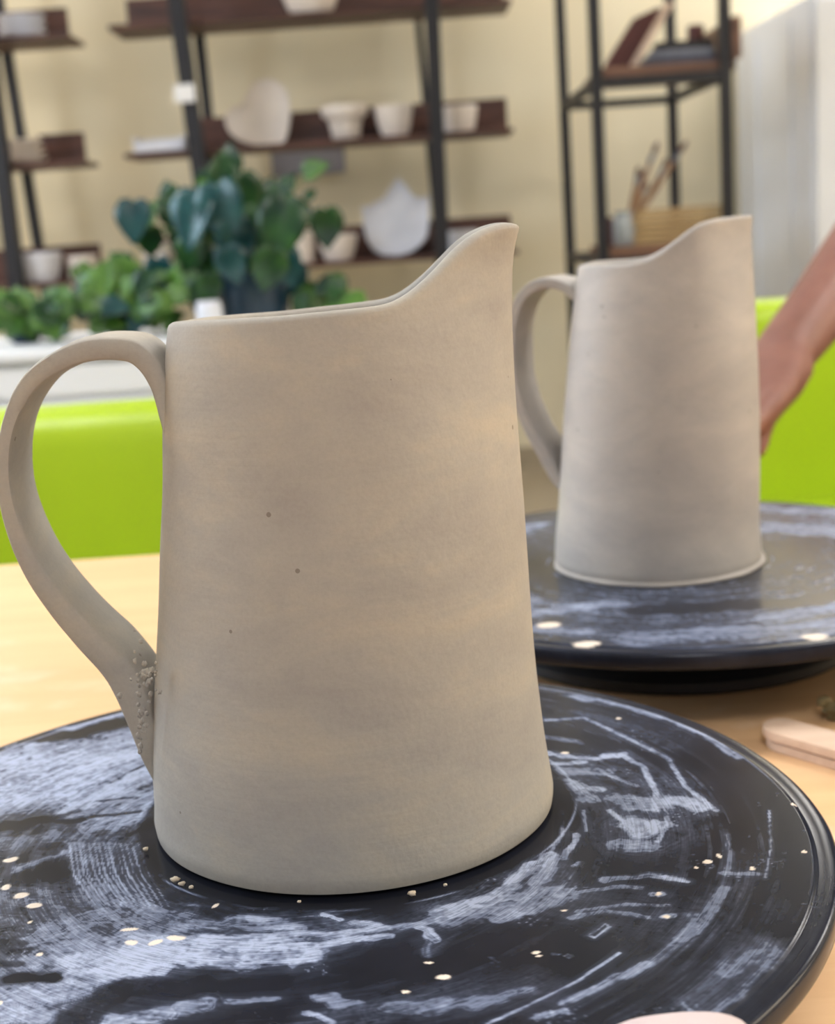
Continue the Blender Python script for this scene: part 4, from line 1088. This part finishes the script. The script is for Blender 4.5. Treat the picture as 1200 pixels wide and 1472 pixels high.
# ================================================================== PERSON reaching in from the right
def limb(mb, pts, side, n=20):
    """pts: (centre, half width along side, half thickness); rounded ends"""
    side = Vector(side).normalized(); P = [(Vector(c), w, t) for c, w, t in pts]
    d0 = (P[0][0]-P[1][0]).normalized(); d1 = (P[-1][0]-P[-2][0]).normalized()
    pre = [(P[0][0]+d0*P[0][2]*k, P[0][1]*math.sqrt(max(1-k*k,.02)), P[0][2]*math.sqrt(max(1-k*k,.02))) for k in (1,.85,.5)]
    post = [(P[-1][0]+d1*P[-1][2]*k, P[-1][1]*math.sqrt(max(1-k*k,.02)), P[-1][2]*math.sqrt(max(1-k*k,.02))) for k in (.5,.85,1)]
    P = pre+P+post; rings = []
    for i, (c, w, t) in enumerate(P):
        tg = (P[min(i+1,len(P)-1)][0]-P[max(i-1,0)][0]).normalized()
        s_ = (side - tg*side.dot(tg)).normalized(); u_ = tg.cross(s_)
        rings.append([c + s_*w*math.cos(2*math.pi*j/n) + u_*t*math.sin(2*math.pi*j/n) for j in range(n)])
    mb.loft(rings)
per = empty('person', (0.76, 1.40, FLOOR), 'person with bare forearm reaching in from the right behind the paler pitcher', 'person')
body = MB()
V = Vector
wr = at(1124,512,1.06); fm = at(1199,418,1.115)
el = wr + (fm-wr).normalized()*0.255
sh = V((0.575, 1.41, 0.565))
kn = at(1060,598,1.00)
hd = (kn-wr).normalized(); sd = V((0.80,0.25,0.45)); sd = (sd-hd*sd.dot(hd)).normalized(); nn = sd.cross(hd)
if nn.y > 0: nn = -nn        # towards the camera: the back of the hand
limb(body, [(sh,0.048,0.050),(sh.lerp(el,0.4),0.043,0.045),(sh.lerp(el,0.8),0.036,0.038),(el,0.034,0.036),(el.lerp(wr,0.2),0.0385,0.036),(el.lerp(wr,0.45),0.034,0.032),(el.lerp(wr,0.75),0.0275,0.0255),(wr,0.0265,0.021)], sd, 28)
limb(body, [(wr-hd*0.02,0.0265,0.020),(wr,0.0275,0.0185),(wr.lerp(kn,0.4),0.034,0.0165),(wr.lerp(kn,0.8),0.0385,0.0145),(kn,0.037,0.0115)], sd, 28)
lens = (0.072, 0.080, 0.075, 0.060)          # index .. little
for k in range(4):
    o_ = sd*(0.0285-0.0190*k) - hd*(0.004, 0.0, 0.002, 0.008)[k]
    k0 = kn+o_; L_ = lens[k]; sp = sd*(-0.14-0.04*k)
    tip_target_z = TABLE+0.0085
    a1_ = k0 + (hd*0.98+sp+nn*0.10).normalized()*L_*0.45
    a2_ = a1_ + (hd*0.95+sp-nn*0.15+V((0,0,-0.25))).normalized()*L_*0.32
    a3_ = a2_ + (hd*0.7+sp*0.5-nn*0.3+V((0,-0.1,-0.7))).normalized()*L_*0.26
    r_ = (0.0088,0.0090,0.0086,0.0076)[k]
    limb(body, [(k0-hd*0.025,r_*1.05,r_),(k0+nn*0.002,r_*1.15,r_*1.12),(k0.lerp(a1_,0.5),r_*0.98,r_*0.95),(a1_,r_*1.04,r_*1.02),(a1_.lerp(a2_,0.5),r_*0.92,r_*0.90),(a2_,r_*0.94,r_*0.90),(a3_,r_*0.80,r_*0.68)], sd, 16)
# thumb leaves the palm at its side, near the wrist
t0 = wr.lerp(kn,0.22)+sd*0.018-nn*0.004; t1 = at(1108,583,1.005); t2 = at(1093,612,0.985); t3 = at(1086,648,0.975)
limb(body, [(t0,0.0145,0.013),(t0.lerp(t1,0.5),0.0150,0.0135),(t1,0.0115,0.0110),(t1.lerp(t2,0.6),0.0098,0.0090),(t2,0.0100,0.0092),(t3,0.0085,0.0068)], sd, 18)
# the rest of the figure stands outside the frame
X0, Y0 = 0.77, 1.42
z = lambda h: FLOOR+h
limb(body, [(V((X0,Y0,z(0.88))),0.155,0.105),(V((X0,Y0,z(1.02))),0.135,0.095),(V((X0,Y0,z(1.20))),0.150,0.105),(V((X0,Y0,z(1.32))),0.165,0.095),(V((X0,Y0+.005,z(1.39))),0.120,0.065)], (1,0,0), 32)
limb(body, [(V((X0-.14,Y0,z(1.345))),0.05,0.045),(sh,0.048,0.048)], (0,1,0))
limb(body, [(V((X0,Y0+.01,z(1.37))),0.050,0.052),(V((X0,Y0-.005,z(1.49))),0.047,0.050)], (1,0,0))
limb(body, [(V((X0,Y0-.02,z(1.50))),0.045,0.055),(V((X0,Y0-.012,z(1.55))),0.066,0.082),(V((X0,Y0-.005,z(1.60))),0.074,0.092),(V((X0,Y0,z(1.66))),0.072,0.088),(V((X0,Y0,z(1.685))),0.06,0.07)], (1,0,0), 28)
limb(body, [(V((X0,Y0-.094,z(1.60))),0.008,0.010),(V((X0,Y0-.106,z(1.573))),0.012,0.012)], (1,0,0), 12)      # nose
for sx in (-1,1):
    limb(body, [(V((X0+sx*.074,Y0+.005,z(1.605))),0.006,0.014),(V((X0+sx*.075,Y0+.005,z(1.575))),0.005,0.010)], (1,0,0), 12)   # ears
    limb(body, [(V((X0+sx*.085,Y0,z(0.90))),0.082,0.085),(V((X0+sx*.09,Y0-.01,z(0.50))),0.056,0.058),(V((X0+sx*.09,Y0+.005,z(0.36))),0.054,0.055),(V((X0+sx*.09,Y0+.015,z(0.09))),0.037,0.042)], (1,0,0), 24)
    limb(body, [(V((X0+sx*.092,Y0+.03,z(0.045))),0.036,0.035),(V((X0+sx*.095,Y0-.10,z(0.032))),0.042,0.024),(V((X0+sx*.097,Y0-.17,z(0.026))),0.036,0.018)], (1,0,0), 20)
limb(body, [(V((X0,Y0-.098,z(1.548))),0.024,0.006),(V((X0,Y0-.099,z(1.540))),0.022,0.006)], (1,0,0), 12)   # lips
sh2 = V((X0+.20,Y0,z(1.335))); el2 = V((X0+.27,Y0+.02,z(1.04))); wr2 = V((X0+.25,Y0-.06,z(0.80)))
limb(body, [(V((X0+.13,Y0,z(1.345))),0.05,0.045),(sh2,0.048,0.048),(el2,0.037,0.037),(el2.lerp(wr2,.3),0.037,0.034),(wr2,0.024,0.020)], (0,1,0), 20)
limb(body, [(wr2,0.024,0.018),(wr2+V((0,-.015,-.05)),0.038,0.015),(wr2+V((0,-.02,-.085)),0.038,0.012)], (0,1,0), 20)
for k in range(4):
    b0 = wr2+V((0,-.02+(k-1.5)*.019,-.085))
    limb(body, [(b0,0.009,0.009),(b0+V((-.004,-.002,-.035)),0.0088,0.0088),(b0+V((-.018,-.004,-.055-(.006 if k in (1,2) else 0))),0.0076,0.0072)], (0,1,0), 12)
limb(body, [(wr2+V((0,-.03,-.03)),0.013,0.012),(wr2+V((-.008,-.055,-.06)),0.011,0.010),(wr2+V((-.014,-.062,-.085)),0.009,0.008)], (0,1,0), 12)
bo = body.build('body', M['skin'], per)
rm = bo.modifiers.new('merge', 'REMESH'); rm.mode = 'VOXEL'; rm.voxel_size = 0.0036; rm.use_smooth_shade = True
sm = bo.modifiers.new('relax', 'SMOOTH'); sm.factor = 0.5; sm.iterations = 3
# thumb nail
mb = MB(); nl = t3.lerp(t2,0.12)+nn*0.0070; limb(mb, [(nl,0.0052,0.0012),(nl+(t3-t2).normalized()*0.008,0.0048,0.0012)], sd, 12)
mb.build('thumb_nail', plain('nail', (214,164,148), 0.3, 0.02, 40), per)
# clothes
mb = MB()
limb(mb, [(V((X0,Y0,z(0.84))),0.170,0.122),(V((X0,Y0,z(1.02))),0.155,0.112),(V((X0,Y0,z(1.20))),0.165,0.118),(V((X0,Y0,z(1.32))),0.175,0.106),(V((X0,Y0+.005,z(1.385))),0.130,0.072)], (1,0,0), 36)
limb(mb, [(V((X0-.13,Y0,z(1.345))),0.06,0.056),(sh,0.060,0.060),(sh.lerp(el,0.30),0.058,0.060),(sh.lerp(el,0.55),0.056,0.058)], (0,1,0), 28)
limb(mb, [(V((X0+.13,Y0,z(1.345))),0.06,0.056),(sh2,0.060,0.060),(sh2.lerp(el2,0.6),0.056,0.056)], (0,1,0), 28)
s_ = mb.build('shirt', M['shirt'], per)
rm = s_.modifiers.new('merge', 'REMESH'); rm.mode = 'VOXEL'; rm.voxel_size = 0.007; rm.use_smooth_shade = True
mb = MB()
limb(mb, [(V((X0,Y0,z(0.86))),0.172,0.122),(V((X0,Y0,z(0.97))),0.152,0.110)], (1,0,0), 32)
for sx in (-1,1):
    limb(mb, [(V((X0+sx*.085,Y0,z(0.88))),0.095,0.10),(V((X0+sx*.09,Y0-.01,z(0.50))),0.070,0.072),(V((X0+sx*.09,Y0+.01,z(0.12))),0.058,0.062)], (1,0,0), 24)
s_ = mb.build('trousers', M['trousers'], per)
rm = s_.modifiers.new('merge', 'REMESH'); rm.mode = 'VOXEL'; rm.voxel_size = 0.008; rm.use_smooth_shade = True
mb = MB()
limb(mb, [(V((X0,Y0+.045,z(1.52))),0.060,0.045),(V((X0,Y0+.035,z(1.60))),0.080,0.068),(V((X0,Y0+.015,z(1.665))),0.081,0.085),(V((X0,Y0+.01,z(1.70))),0.062,0.070)], (1,0,0), 28)
mb.build('hair', M['hair'], per)
for sx in (-1,1):
    e_ = MB().lump((X0+sx*.030, Y0-.084, z(1.607)), 0.0115, 1, 0, 3).build('eye', M['eye'], per)
    MB().lump((X0+sx*.030, Y0-.0925, z(1.607)), 0.0045, 1, 0, 2).build('iris', M['iris'], e_)
